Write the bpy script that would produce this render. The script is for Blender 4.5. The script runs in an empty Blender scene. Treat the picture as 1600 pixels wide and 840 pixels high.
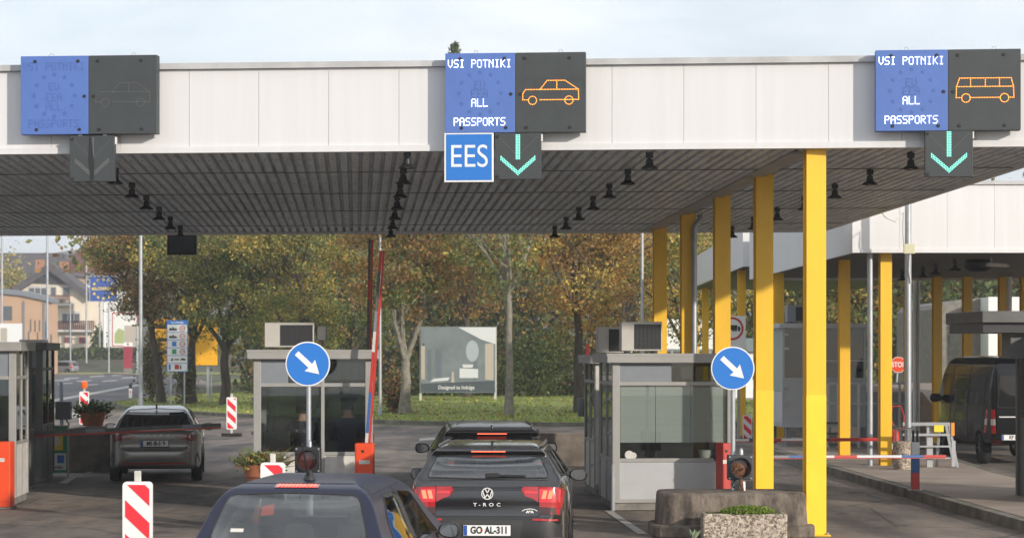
import bpy, bmesh, math, random
import numpy as np
from mathutils import Vector, Matrix
from mathutils.bvhtree import BVHTree
from math import sin, cos, pi, radians, atan2, sqrt
random.seed(7); RNG = np.random.default_rng(7)
SC = bpy.context.scene; COL = SC.collection
F, HOR, EYE = 3400.0, 552.0, 2.5           # focal length in photo pixels, horizon row, eye height
def X(px, Y): return (px - 800) / F * Y
def Z(py, Y): return EYE - (py - HOR) / F * Y
def GY(py): return F * EYE / (py - HOR)
LANE = radians(4.09)                        # heading of the lanes (towards -X)
def lane_x(x0, y0, y): return x0 - 0.0715 * (y - y0)

# ------------------------------------------------------------------ materials
def mat(name, col, rough=0.6, metal=0.0, var=0.0, scale=4.0, bump=0.0, bscale=None, coat=0.0, emit=None, estr=0.0, col2=None, detail=6, stretch=None, spec=None, ramp=(0.35, 0.65)):
    m = bpy.data.materials.new(name); m.use_nodes = True
    nt = m.node_tree; b = nt.nodes['Principled BSDF']
    c = (*col, 1)
    b.inputs['Base Color'].default_value = c
    b.inputs['Roughness'].default_value = rough; b.inputs['Metallic'].default_value = metal
    if coat: b.inputs['Coat Weight'].default_value = coat; b.inputs['Coat Roughness'].default_value = 0.04
    if spec is not None: b.inputs['Specular IOR Level'].default_value = spec
    if emit: b.inputs['Emission Color'].default_value = (*emit, 1); b.inputs['Emission Strength'].default_value = estr
    if var or bump:
        tc = nt.nodes.new('ShaderNodeTexCoord'); out = tc.outputs['Object']
        if stretch:
            mp = nt.nodes.new('ShaderNodeMapping'); mp.inputs['Scale'].default_value = stretch
            nt.links.new(out, mp.inputs[0]); out = mp.outputs[0]
        if var:
            n = nt.nodes.new('ShaderNodeTexNoise'); n.inputs['Scale'].default_value = scale; n.inputs['Detail'].default_value = detail; n.inputs['Roughness'].default_value = 0.65
            nt.links.new(out, n.inputs['Vector'])
            r = nt.nodes.new('ShaderNodeMapRange'); r.inputs[1].default_value, r.inputs[2].default_value = ramp
            nt.links.new(n.outputs[0], r.inputs[0])
            mx = nt.nodes.new('ShaderNodeMix'); mx.data_type = 'RGBA'
            mx.inputs['A'].default_value = c
            mx.inputs['B'].default_value = (*(col2 or [v * (1 - var) for v in col]), 1)
            nt.links.new(r.outputs[0], mx.inputs['Factor']); nt.links.new(mx.outputs['Result'], b.inputs['Base Color'])
            rr = nt.nodes.new('ShaderNodeMapRange'); rr.inputs[3].default_value = rough; rr.inputs[4].default_value = min(1, rough * 1.25)
            nt.links.new(n.outputs[0], rr.inputs[0]); nt.links.new(rr.outputs[0], b.inputs['Roughness'])
        if bump:
            n2 = nt.nodes.new('ShaderNodeTexNoise'); n2.inputs['Scale'].default_value = bscale or scale * 6; n2.inputs['Detail'].default_value = 5
            nt.links.new(out, n2.inputs['Vector'])
            bp = nt.nodes.new('ShaderNodeBump'); bp.inputs['Strength'].default_value = bump; bp.inputs['Distance'].default_value = 0.02
            nt.links.new(n2.outputs[0], bp.inputs['Height']); nt.links.new(bp.outputs[0], b.inputs['Normal'])
    return m
def glass(name, tint, ior=1.5, rough=0.01):
    m = bpy.data.materials.new(name); m.use_nodes = True; nt = m.node_tree; nt.nodes.clear()
    o = nt.nodes.new('ShaderNodeOutputMaterial'); t = nt.nodes.new('ShaderNodeBsdfTransparent'); g = nt.nodes.new('ShaderNodeBsdfGlossy')
    lw = nt.nodes.new('ShaderNodeLayerWeight'); pw = nt.nodes.new('ShaderNodeMath'); pw.operation = 'POWER'; pw.inputs[1].default_value = 5; nt.links.new(lw.outputs['Facing'], pw.inputs[0]); f0 = ((ior - 1) / (ior + 1)) ** 2
    fr = nt.nodes.new('ShaderNodeMath'); fr.operation = 'MULTIPLY_ADD'; fr.inputs[1].default_value = 1 - f0; fr.inputs[2].default_value = f0; nt.links.new(pw.outputs[0], fr.inputs[0]); mx = nt.nodes.new('ShaderNodeMixShader')
    t.inputs[0].default_value = (*tint, 1); g.inputs['Roughness'].default_value = rough
    nt.links.new(fr.outputs[0], mx.inputs[0]); nt.links.new(t.outputs[0], mx.inputs[1]); nt.links.new(g.outputs[0], mx.inputs[2]); nt.links.new(mx.outputs[0], o.inputs[0])
    return m
def leafmat(name, col, var=0.5):
    m = bpy.data.materials.new(name); m.use_nodes = True; nt = m.node_tree; b = nt.nodes['Principled BSDF']
    b.inputs['Roughness'].default_value = 0.6; b.inputs['Specular IOR Level'].default_value = 0.25
    oi = nt.nodes.new('ShaderNodeNewGeometry'); hs = nt.nodes.new('ShaderNodeHueSaturation'); hs.inputs['Color'].default_value = (*col, 1)
    r = nt.nodes.new('ShaderNodeMapRange'); r.inputs[3].default_value = 1 - var; r.inputs[4].default_value = 1 + var
    nt.links.new(oi.outputs['Random Per Island'], r.inputs[0]); nt.links.new(r.outputs[0], hs.inputs['Value'])
    tr = nt.nodes.new('ShaderNodeBsdfTranslucent'); mx = nt.nodes.new('ShaderNodeMixShader'); mx.inputs[0].default_value = 0.42
    nt.links.new(hs.outputs[0], b.inputs['Base Color']); nt.links.new(hs.outputs[0], tr.inputs[0])
    nt.links.new(b.outputs[0], mx.inputs[1]); nt.links.new(tr.outputs[0], mx.inputs[2]); nt.links.new(mx.outputs[0], nt.nodes['Material Output'].inputs[0])
    return m
M = dict(
    fascia=mat('white_panel', (0.655, 0.655, 0.665), 0.45, var=0.05, scale=1.2, stretch=(5, 1, 0.25), col2=(0.62, 0.615, 0.61)),
    coping=mat('coping_metal', (0.50, 0.50, 0.50), 0.4, var=0.25, scale=2),
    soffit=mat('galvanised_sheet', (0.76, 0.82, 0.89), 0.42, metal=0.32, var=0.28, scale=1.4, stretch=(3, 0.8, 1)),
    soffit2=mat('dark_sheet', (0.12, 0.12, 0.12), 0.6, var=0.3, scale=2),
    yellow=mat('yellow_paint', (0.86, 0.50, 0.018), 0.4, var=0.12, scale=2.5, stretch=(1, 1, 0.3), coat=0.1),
    yellow2=mat('fresh_yellow_paint', (0.95, 0.60, 0.03), 0.35, var=0.10, scale=3, stretch=(1, 1, 0.4), coat=0.15),
    beam=mat('beam_metal', (0.42, 0.41, 0.39), 0.5, var=0.2, scale=2),
    lampblack=mat('lamp_black', (0.015, 0.015, 0.017), 0.5),
    signblue=mat('display_blue', (0.085, 0.165, 0.46), 0.5, var=0.08, scale=3),
    signdark=mat('display_dark', (0.045, 0.052, 0.056), 0.55, var=0.15, scale=3),
    signside=mat('display_casing', (0.03, 0.035, 0.04), 0.5),
    ghostblue=mat('unlit_dots_blue', (0.060, 0.120, 0.36), 0.5),
    ghostgrey=mat('unlit_dots_grey', (0.17, 0.178, 0.178), 0.5),
    ghostdark=mat('unlit_dots_dark', (0.025, 0.025, 0.027), 0.5),
    ledwhite=mat('led_white', (0.8, 0.8, 0.8), 0.5, emit=(1, 1, 1), estr=2.4),
    ledamber=mat('led_amber', (0.8, 0.3, 0.05), 0.5, emit=(1.0, 0.30, 0.03), estr=2.6),
    ledgreen=mat('led_green', (0.2, 0.8, 0.6), 0.5, emit=(0.22, 1.0, 0.72), estr=1.2),
    signaz=mat('sign_blue', (0.014, 0.16, 0.54), 0.35, coat=0.2),
    white=mat('white_paint', (0.78, 0.78, 0.77), 0.45, var=0.06, scale=5),
    offwhite=mat('dirty_white', (0.62, 0.60, 0.56), 0.5, var=0.2, scale=6),
    red=mat('red_paint', (0.5, 0.03, 0.02), 0.4, var=0.12, scale=5),
    redorange=mat('orange_red_paint', (0.78, 0.07, 0.013), 0.4, var=0.1, scale=4),
    redglow=mat('red_film', (0.72, 0.03, 0.045), 0.4),
    bluepaint=mat('blue_paint', (0.03, 0.11, 0.32), 0.45, var=0.1),
    galv=mat('galvanised_pole', (0.42, 0.44, 0.46), 0.4, metal=0.5, var=0.2, scale=3),
    alu=mat('aluminium_frame', (0.33, 0.325, 0.31), 0.45, metal=0.15, var=0.14, scale=3),
    aludark=mat('dark_aluminium', (0.10, 0.10, 0.095), 0.5, var=0.2, scale=3),
    panel=mat('grey_panel', (0.42, 0.43, 0.44), 0.5, var=0.12, scale=1.5, bump=0.02),
    bluegrey=mat('bluegrey_panel', (0.20, 0.22, 0.245), 0.5, var=0.1),
    blind=mat('blind', (0.42, 0.43, 0.41), 0.7, var=0.1, scale=2, stretch=(0.4, 0.4, 20)),
    plinth=mat('plinth_concrete', (0.25, 0.235, 0.21), 0.85, var=0.4, scale=4, bump=0.2),
    boothglass=glass('booth_glass', (0.84, 0.87, 0.86), 1.6),
    darkglass=glass('dark_glass', (0.32, 0.35, 0.34), 1.7),
    carglass=glass('car_glass', (0.62, 0.68, 0.65), 2.4),
    privglass=mat('privacy_glass', (0.006, 0.006, 0.007), 0.03, spec=0.6),
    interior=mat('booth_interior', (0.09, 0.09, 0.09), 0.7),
    black=mat('black_plastic', (0.018, 0.018, 0.019), 0.5),
    blackrub=mat('rubber', (0.022, 0.021, 0.02), 0.85, var=0.4, scale=10),
    acwhite=mat('unit_casing', (0.48, 0.46, 0.42), 0.5, var=0.12, scale=4),
    concrete=mat('old_concrete', (0.21, 0.17, 0.135), 0.9, var=0.85, scale=4.2, bump=0.9, bscale=20, col2=(0.045, 0.036, 0.03), detail=14, stretch=(1, 1, 0.5), ramp=(.36, .64)),
    concrete2=mat('wall_concrete', (0.20, 0.17, 0.145), 0.9, var=0.5, scale=2.5, bump=0.4),
    asphalt=mat('asphalt', (0.26, 0.21, 0.17), 0.8, var=0.5, scale=0.45, bump=0.25, bscale=25, col2=(0.085, 0.075, 0.068), detail=12, stretch=(1.6, 0.5, 1), ramp=(0.38, 0.62)),
    road=mat('road_asphalt', (0.10, 0.10, 0.108), 0.8, var=0.25, scale=0.4, bump=0.2, bscale=20),
    paving=mat('paving_concrete', (0.34, 0.275, 0.225), 0.85, var=0.3, scale=0.8, bump=0.25, bscale=18, detail=10),
    kerb=mat('kerb_stone', (0.21, 0.19, 0.165), 0.85, var=0.55, scale=2.2, bump=0.3, col2=(0.09, 0.085, 0.06)),
    mark=mat('road_marking', (0.50, 0.48, 0.45), 0.7, var=0.45, scale=5),
    lawn=mat('lawn_soil', (0.23, 0.31, 0.065), 0.9, var=0.5, scale=0.6, col2=(0.20, 0.17, 0.07), bump=0.5, bscale=8),
    earth=mat('earth', (0.09, 0.10, 0.04), 0.9, var=0.5, scale=0.05),
    hill=mat('hill_woods', (0.10, 0.085, 0.05), 0.95, var=0.55, scale=0.03, bump=0.8, bscale=0.2, col2=(0.05, 0.06, 0.03)),
    bark=mat('bark', (0.10, 0.082, 0.062), 0.9, var=0.5, scale=6, bump=0.6, bscale=30, stretch=(1, 1, 0.25)),
    palebark=mat('pale_bark', (0.27, 0.25, 0.20), 0.9, var=0.5, scale=5, bump=0.5, bscale=25),
    chrome=mat('chrome', (0.75, 0.75, 0.76), 0.15, metal=1.0),
    silverfilm=mat('silver_letters', (0.72, 0.72, 0.72), 0.35, metal=0.1),
    rim=mat('alloy_rim', (0.30, 0.30, 0.31), 0.3, metal=0.8),
    brakelit=mat('lit_brake_light', (0.5, 0.02, 0.02), 0.25, emit=(1.0, 0.05, 0.02), estr=2.4),
    brakebright=mat('lit_brake_core', (0.8, 0.2, 0.1), 0.25, emit=(1.0, 0.07, 0.04), estr=1.8),
    redlens=mat('red_lens', (0.33, 0.012, 0.014), 0.12, coat=0.8, emit=(0.9, 0.02, 0.03), estr=0.035),
    redlensoff=mat('red_lens_dark', (0.16, 0.008, 0.01), 0.12, coat=0.8),
    seat=mat('seat_cloth', (0.035, 0.035, 0.038), 0.8),
    terracotta=mat('terracotta', (0.33, 0.11, 0.05), 0.8, var=0.25, scale=5),
    skin=mat('skin', (0.45, 0.25, 0.18), 0.6), hair=mat('hair', (0.03, 0.022, 0.016), 0.7),
    uniform=mat('navy_uniform', (0.018, 0.022, 0.035), 0.8, var=0.2),
    navytext=mat('pale_letters', (0.45, 0.47, 0.5), 0.6),
    cream=mat('cream_render', (0.80, 0.70, 0.56), 0.85, var=0.06, scale=0.4),
    peach=mat('peach_render', (0.52, 0.34, 0.22), 0.85, var=0.08, scale=0.4),
    roofgrey=mat('grey_roof', (0.10, 0.09, 0.10), 0.7, var=0.3, scale=1),
    roofbrown=mat('brown_roof', (0.17, 0.085, 0.07), 0.7, var=0.3, scale=1),
    wood=mat('brown_wood', (0.14, 0.05, 0.04), 0.7, var=0.3), windowdark=mat('window_glass', (0.10, 0.11, 0.12), 0.1),
    brick=mat('chimney_brick', (0.45, 0.22, 0.13), 0.8, var=0.3),
    euyellow=mat('eu_yellow', (0.85, 0.62, 0.03), 0.5), eublue=mat('eu_blue', (0.02, 0.075, 0.33), 0.5),
    boardyellow=mat('board_yellow', (0.85, 0.42, 0.01), 0.5, var=0.1),
    boardgreen=mat('board_green', (0.03, 0.27, 0.12), 0.5), maroon=mat('maroon', (0.30, 0.025, 0.05), 0.5),
    adgrey=mat('poster_grey', (0.20, 0.235, 0.25), 0.4, var=0.3, scale=0.8), adlight=mat('poster_light', (0.62, 0.64, 0.66), 0.4), adbeige=mat('poster_beige', (0.45, 0.40, 0.33), 0.4), addark=mat('poster_dark', (0.07, 0.09, 0.10), 0.4), admid=mat('poster_mid', (0.13, 0.16, 0.18), 0.4), addisc=mat('poster_disc', (0.36, 0.42, 0.45), 0.4),
    pebble=None, rust=mat('rusty_debris', (0.19, 0.085, 0.045), 0.9, var=0.5, scale=12),
)
def pebblemat():
    m = mat('pebble_dash', (0.4, 0.34, 0.27), 0.85); nt = m.node_tree; b = nt.nodes['Principled BSDF']
    v = nt.nodes.new('ShaderNodeTexVoronoi'); v.inputs['Scale'].default_value = 42; tc = nt.nodes.new('ShaderNodeTexCoord'); nt.links.new(tc.outputs['Object'], v.inputs['Vector'])
    r = nt.nodes.new('ShaderNodeValToRGB'); r.color_ramp.elements[0].color = (0.10, 0.075, 0.055, 1); r.color_ramp.elements[1].color = (0.55, 0.47, 0.38, 1)
    s = nt.nodes.new('ShaderNodeSeparateColor'); nt.links.new(v.outputs['Color'], s.inputs[0]); nt.links.new(s.outputs[0], r.inputs[0]); nt.links.new(r.outputs[0], b.inputs['Base Color'])
    bp = nt.nodes.new('ShaderNodeBump'); bp.inputs['Strength'].default_value = 0.7; bp.inputs['Distance'].default_value = 0.01; bp.invert = True
    nt.links.new(v.outputs['Distance'], bp.inputs['Height']); nt.links.new(bp.outputs[0], b.inputs['Normal']); return m
M['pebble'] = pebblemat()
LEAF = dict(olive=leafmat('leaf_olive', (0.26, 0.26, 0.08)), green=leafmat('leaf_green', (0.15, 0.20, 0.065)), dark=leafmat('leaf_dark', (0.075, 0.095, 0.035)),
            orange=leafmat('leaf_orange', (0.42, 0.235, 0.065)), rust=leafmat('leaf_rust', (0.33, 0.20, 0.08)), gold=leafmat('leaf_gold', (0.55, 0.42, 0.11)),
            brown=leafmat('leaf_brown', (0.22, 0.14, 0.07)), bright=leafmat('leaf_bright', (0.16, 0.26, 0.035), 0.35), grass=leafmat('grass_blade', (0.26, 0.35, 0.07), 0.3), moss=leafmat('sedum', (0.20, 0.27, 0.05), 0.35), dry=leafmat('dry_stalk', (0.20, 0.14, 0.10), 0.4))

# ------------------------------------------------------------------ mesh builder
class MB:
    def __init__(s): s.v = []; s.f = []
    def add(s, vs, fs):
        n = len(s.v); s.v += [tuple(v) for v in vs]; s.f += [tuple(i + n for i in f) for f in fs]; return s
    def box(s, x0, x1, y0, y1, z0, z1):
        return s.add([(x0, y0, z0), (x1, y0, z0), (x1, y1, z0), (x0, y1, z0), (x0, y0, z1), (x1, y0, z1), (x1, y1, z1), (x0, y1, z1)],
                     [(0, 3, 2, 1), (4, 5, 6, 7), (0, 1, 5, 4), (1, 2, 6, 5), (2, 3, 7, 6), (3, 0, 4, 7)])
    def bar(s, a, b, w, d=None, up=(0, 0, 1)):            # rectangular bar from a to b
        a = Vector(a); b = Vector(b); t = (b - a).normalized(); up = Vector(up)
        if abs(t.dot(up)) > 0.95: up = Vector((0, 1, 0))
        r = t.cross(up).normalized(); u = r.cross(t); d = d or w; w /= 2; d /= 2
        vs = [p + r * i * w + u * j * d for p in (a, b) for i, j in ((-1, -1), (1, -1), (1, 1), (-1, 1))]
        return s.add(vs, [(0, 1, 2, 3), (7, 6, 5, 4), (0, 4, 5, 1), (1, 5, 6, 2), (2, 6, 7, 3), (3, 7, 4, 0)])
    def tube(s, pts, rs, n=10, cap=True):
        pts = [Vector(p) for p in pts]
        if not hasattr(rs, '__len__'): rs = [rs] * len(pts)
        rings = []; base = len(s.v); ref = None
        for i, p in enumerate(pts):
            t = (pts[min(i + 1, len(pts) - 1)] - pts[max(i - 1, 0)]).normalized()
            if ref is None: ref = Vector((1, 0, 0)) if abs(t.x) < 0.9 else Vector((0, 1, 0))
            u = (ref - t * ref.dot(t)).normalized(); w = t.cross(u); ref = u
            for k in range(n):
                a = 2 * pi * k / n; s.v.append(tuple(p + (u * cos(a) + w * sin(a)) * rs[i]))
        for i in range(len(pts) - 1):
            for k in range(n):
                a = base + i * n + k; b = base + i * n + (k + 1) % n; s.f.append((a, b, b + n, a + n))
        if cap:
            s.f.append(tuple(base + k for k in reversed(range(n)))); s.f.append(tuple(base + (len(pts) - 1) * n + k for k in range(n)))
        return s
    def cyl(s, x, y, z0, z1, r, n=16): return s.tube([(x, y, z0), (x, y, z1)], r, n)
    def lathe(s, prof, c=(0, 0, 0), axis='z', n=20):      # prof: (r, h)
        base = len(s.v)
        for r, h in prof:
            for k in range(n):
                a = 2 * pi * k / n; p = (r * cos(a), r * sin(a), h)
                if axis == 'y': p = (p[0], p[2], p[1])
                if axis == 'x': p = (p[2], p[0], p[1])
                s.v.append((p[0] + c[0], p[1] + c[1], p[2] + c[2]))
        for i in range(len(prof) - 1):
            for k in range(n):
                a = base + i * n + k; b = base + i * n + (k + 1) % n; s.f.append((a, b, b + n, a + n))
        return s
    def prism(s, poly, axis, a, b):
        n = len(poly)
        def P(p, t): return {'x': (t, p[0], p[1]), 'y': (p[0], t, p[1]), 'z': (p[0], p[1], t)}[axis]
        vs = [P(p, a) for p in poly] + [P(p, b) for p in poly]
        return s.add(vs, [tuple(reversed(range(n))), tuple(range(n, 2 * n))] + [(i, (i + 1) % n, n + (i + 1) % n, n + i) for i in range(n)])
    def disc(s, x, y, z, r, n=6, ay=0.0):                 # faces -Y
        b = len(s.v); s.v += [(x + r * cos(2 * pi * k / n), y, z + r * sin(2 * pi * k / n)) for k in range(n)]; s.f.append(tuple(range(b, b + n))); return s
    def ring(s, x, y, z, r0, r1, n=32):
        b = len(s.v)
        for k in range(n):
            a = 2 * pi * k / n; s.v += [(x + r0 * cos(a), y, z + r0 * sin(a)), (x + r1 * cos(a), y, z + r1 * sin(a))]
        for k in range(n):
            i = b + 2 * k; j = b + 2 * ((k + 1) % n); s.f.append((i, i + 1, j + 1, j))
        return s
    def sheet(s, poly, z):
        b = len(s.v); s.v += [(p[0], p[1], z) for p in poly]; s.f.append(tuple(range(b, b + len(poly)))); return s
    def plate(s, poly, y):                                # polygon in XZ
        b = len(s.v); s.v += [(p[0], y, p[1]) for p in poly]; s.f.append(tuple(range(b, b + len(poly)))); return s
    def build(s, name, m, parent=None, smooth=False, bevel=0.0, auto=None, seg=2):
        me = bpy.data.meshes.new(name); me.from_pydata(s.v, [], s.f)
        bm = bmesh.new(); bm.from_mesh(me); bmesh.ops.recalc_face_normals(bm, faces=bm.faces); bm.to_mesh(me); bm.free()
        return link(name, me, m, parent, smooth, bevel, seg)
def link(name, me, m, parent=None, smooth=False, bevel=0.0, seg=2):
    for q in (m if isinstance(m, (list, tuple)) else [m]):
        me.materials.append(M[q] if isinstance(q, str) else q)
    if smooth:
        me.polygons.foreach_set('use_smooth', [True] * len(me.polygons))
        if smooth != 'all':
            try: me.set_sharp_from_angle(angle=radians(40))
            except Exception: pass
    o = bpy.data.objects.new(name, me); COL.objects.link(o)
    if bevel:
        b = o.modifiers.new('bevel', 'BEVEL'); b.width = bevel; b.segments = seg; b.limit_method = 'ANGLE'; b.angle_limit = radians(40)
    if parent: o.parent = parent
    return o
def tag(o, label, cat, group=None, kind=None):
    o['label'] = label; o['category'] = cat
    if group: o['group'] = group
    if kind: o['kind'] = kind
    return o
def thing(name, label, cat, loc=(0, 0, 0), rz=0.0, group=None):
    o = bpy.data.objects.new(name, None); COL.objects.link(o); o.location = loc; o.rotation_euler = (0, 0, rz); o.empty_display_size = 0.2
    return tag(o, label, cat, group)
def struct(name, mb, m, **k):
    o = mb.build(name, m, **k); o['kind'] = 'structure'; return o
def copy_tree(o, parent=None):
    c = o.copy(); COL.objects.link(c)
    if parent: c.parent = parent
    for ch in list(o.children): copy_tree(ch, c)
    return c
def textmesh(txt, size, sx=1.0, bold=0.0):
    cu = bpy.data.curves.new('t', 'FONT'); cu.body = txt; cu.size = size; cu.align_x = 'CENTER'; cu.align_y = 'CENTER'; cu.offset = bold
    o = bpy.data.objects.new('t', cu); COL.objects.link(o); dg = bpy.context.evaluated_depsgraph_get()
    me = bpy.data.meshes.new_from_object(o.evaluated_get(dg)); bpy.data.objects.remove(o); bpy.data.curves.remove(cu)
    vs = [(v.co.x * sx, 0, v.co.y) for v in me.vertices]; fs = [tuple(p.vertices) for p in me.polygons]; bpy.data.meshes.remove(me); return vs, fs
def text(mb, txt, size, x, y, z, sx=1.0, bold=0.0):
    vs, fs = textmesh(txt, size, sx, bold); mb.add([(v[0] + x, v[1] + y, v[2] + z) for v in vs], fs); return mb
def arrays(name, V, Fq, mats, mi=None, parent=None):
    me = bpy.data.meshes.new(name); nf, k = Fq.shape
    me.vertices.add(len(V)); me.vertices.foreach_set('co', np.asarray(V, np.float32).ravel())
    me.loops.add(nf * k); me.loops.foreach_set('vertex_index', Fq.astype(np.int32).ravel())
    me.polygons.add(nf); me.polygons.foreach_set('loop_start', np.arange(0, nf * k, k, dtype=np.int32))
    for q in mats: me.materials.append(q)
    if mi is not None: me.polygons.foreach_set('material_index', np.asarray(mi, np.int32))
    me.update(calc_edges=True); me.validate()
    o = bpy.data.objects.new(name, me); COL.objects.link(o)
    if parent: o.parent = parent
    return o
def leaf_quads(C, size, flat=0.0):
    n = len(C); d = RNG.normal(size=(n, 3)); d[:, 2] *= (1 - flat); d /= np.linalg.norm(d, axis=1)[:, None]
    e = RNG.normal(size=(n, 3)); e -= d * (e * d).sum(1)[:, None]; e /= np.linalg.norm(e, axis=1)[:, None]
    sz = size * RNG.uniform(0.55, 1.35, n)[:, None]
    a = d * sz * 0.62; b = e * sz * 0.38
    V = np.stack([C - a, C + b, C + a, C - b], 1).reshape(-1, 3)
    return V, np.arange(4 * n).reshape(n, 4)
def star(cx, cz, r, n=5):
    return [(cx + (r if k % 2 == 0 else r * 0.42) * sin(pi * k / n), cz + (r if k % 2 == 0 else r * 0.42) * cos(pi * k / n)) for k in range(2 * n)]
def chaikin(p, n=2, closed=True):
    for _ in range(n):
        q = []; m = len(p)
        for i in range(m if closed else m - 1):
            a, b = p[i], p[(i + 1) % m]
            q += [(a[0] * .75 + b[0] * .25, a[1] * .75 + b[1] * .25), (a[0] * .25 + b[0] * .75, a[1] * .25 + b[1] * .75)]
        p = q if closed else [p[0]] + q + [p[-1]]
    return p
def roundrect(x0, x1, z0, z1, r, n=4):
    out = []
    for cx, cz, a0 in ((x1 - r, z0 + r, -pi / 2), (x1 - r, z1 - r, 0), (x0 + r, z1 - r, pi / 2), (x0 + r, z0 + r, pi)):
        out += [(cx + r * cos(a0 + k * pi / 2 / n), cz + r * sin(a0 + k * pi / 2 / n)) for k in range(n + 1)]
    return out

def roundpoly(poly, r=.06, n=4):
    out = []; m = len(poly)
    for i in range(m):
        p = Vector(poly[i]); a = Vector(poly[i - 1]) - p; b = Vector(poly[(i + 1) % m]) - p; k = min(r, a.length * .45, b.length * .45); s = p + a.normalized() * k; e = p + b.normalized() * k
        for j in range(n + 1): u = j / n; q = s * (1 - u) ** 2 + p * 2 * u * (1 - u) + e * u * u; out.append((q.x, q.y))
    return out

def worn(m):                                             # tyre darkened streaks, fine grit and cracks on top of the base asphalt
    nt = m.node_tree; b = nt.nodes['Principled BSDF']; src = b.inputs['Base Color'].links[0].from_socket; tc = nt.nodes.new('ShaderNodeTexCoord')
    def mul(src, fac, col):
        x = nt.nodes.new('ShaderNodeMix'); x.data_type = 'RGBA'; x.blend_type = 'MULTIPLY'; nt.links.new(fac, x.inputs['Factor']); nt.links.new(src, x.inputs['A']); x.inputs['B'].default_value = (*col, 1); return x.outputs['Result']
    def rng(o, a, c, lo, hi):
        r = nt.nodes.new('ShaderNodeMapRange'); r.inputs[1].default_value = a; r.inputs[2].default_value = c; r.inputs[3].default_value = lo; r.inputs[4].default_value = hi; nt.links.new(o, r.inputs[0]); return r.outputs[0]
    def noise(scale, stretch, det):
        mp = nt.nodes.new('ShaderNodeMapping'); mp.inputs['Scale'].default_value = stretch; nt.links.new(tc.outputs['Object'], mp.inputs[0]); n = nt.nodes.new('ShaderNodeTexNoise'); n.inputs['Scale'].default_value = scale; n.inputs['Detail'].default_value = det; nt.links.new(mp.outputs[0], n.inputs['Vector']); return n.outputs[0], mp
    o, mp = noise(.9, (1, .10, 1), 5); src = mul(src, rng(o, .48, .62, 0, .75), (.55, .55, .58))
    o, _ = noise(1.7, (1, .8, 1), 3); src = mul(src, rng(o, .62, .70, 0, .8), (.40, .38, .38))
    o, _ = noise(38, (1, 1, 1), 3); src = mul(src, rng(o, .40, .62, 0, .55), (.62, .60, .58))
    v = nt.nodes.new('ShaderNodeTexVoronoi'); v.feature = 'DISTANCE_TO_EDGE'; v.inputs['Scale'].default_value = .33; dm = nt.nodes.new('ShaderNodeMapping'); nt.links.new(tc.outputs['Object'], dm.inputs[0]); ad = nt.nodes.new('ShaderNodeMix'); ad.data_type = 'RGBA'; ad.inputs['Factor'].default_value = .16; n = nt.nodes.new('ShaderNodeTexNoise'); n.inputs['Scale'].default_value = 1.2; nt.links.new(dm.outputs[0], ad.inputs['A']); nt.links.new(n.outputs['Color'], ad.inputs['B']); nt.links.new(ad.outputs['Result'], v.inputs['Vector'])
    src = mul(src, rng(v.outputs['Distance'], .002, .012, .8, 0), (.3, .28, .26))
    nt.links.new(src, b.inputs['Base Color'])
worn(M['asphalt'])
# ------------------------------------------------------------------ ground, roads, island, hills
def gp(px, py, z=0.0):
    Y = F * (EYE - z) / (py - HOR); return ((px - 800) / F * Y, Y)
struct('ground', MB().sheet([(-700, -60), (900, -60), (900, 1700), (-700, 1700)], -0.012), 'earth')
struct('asphalt_plaza', MB().sheet([(-60, -10), (60, -10), (60, 70), (22, 76), (3, 74.5), (-4, 76), (-9, 83), (-13, 88), (-19, 99), (-27, 108), (-60, 112)], -0.006), 'asphalt')
# lawn island between the plaza and the woods
lawn_poly = chaikin([(-18.5, 100), (-12.5, 88.5), (-8.5, 83.5), (-3.5, 76.5), (3, 75), (22, 76.5), (30, 90), (30, 150), (-14, 160), (-17.5, 135), (-20.5, 113)], 2)
bl = MB(); n = len(lawn_poly); bl.prism(lawn_poly, 'z', -0.01, 0.10); struct('lawn', bl, 'lawn')
kb = MB()
for i in range(n):
    a, b = lawn_poly[i], lawn_poly[(i + 1) % n]
    if a[1] < 125: kb.bar((a[0], a[1], 0.055), (b[0], b[1], 0.055), 0.16, 0.13)
struct('lawn_kerb', kb, 'kerb')
struct('gravel_path', MB().sheet([(4, 117), (6.5, 112), (12, 112), (26, 118), (26, 124), (5, 120)], 0.104), 'paving')
# main road bending away behind the plaza, on the far side of the lawn
rd = [(-27, 108), (-19.0, 103), (-21.2, 114), (-20.5, 136), (-24, 170), (-34, 225), (-48, 262), (-75, 262), (-110, 200), (-80, 108)]
struct('main_road', MB().sheet(rd, -0.002), 'road')
vg = MB().prism([(-29.0, 250), (-48, 262), (-75, 262), (-80, 300), (-20, 300), (-12, 200), (-20.7, 160), (-24, 172)], 'z', 0.0, 0.12); struct('road_verge', vg, 'lawn')
wk = MB()
wp = [(-21.6, 160), (-24.5, 172), (-34.4, 226), (-48.5, 263)]
for a, b in zip(wp, wp[1:]): wk.bar((a[0], a[1], 0.08), (b[0], b[1], 0.08), 1.6, 0.16)
for a, b in (((-80, 263.5), (-48.5, 263.5)),): wk.bar((a[0], a[1], 0.08), (b[0], b[1], 0.08), 2.6, 0.2)
struct('roadside_pavement', wk, 'paving')
mk = MB()
def gline(p, q, w): mk.sheet([(p[0] - w, p[1]), (p[0] + w, p[1]), (q[0] + w, q[1]), (q[0] - w, q[1])], 0.004)
def gquad(pts): mk.sheet([gp(*p) for p in pts], 0.004)
gquad([(80, 628), (80, 624), (236, 596), (240, 598)])                                    # long white line of the road
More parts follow.
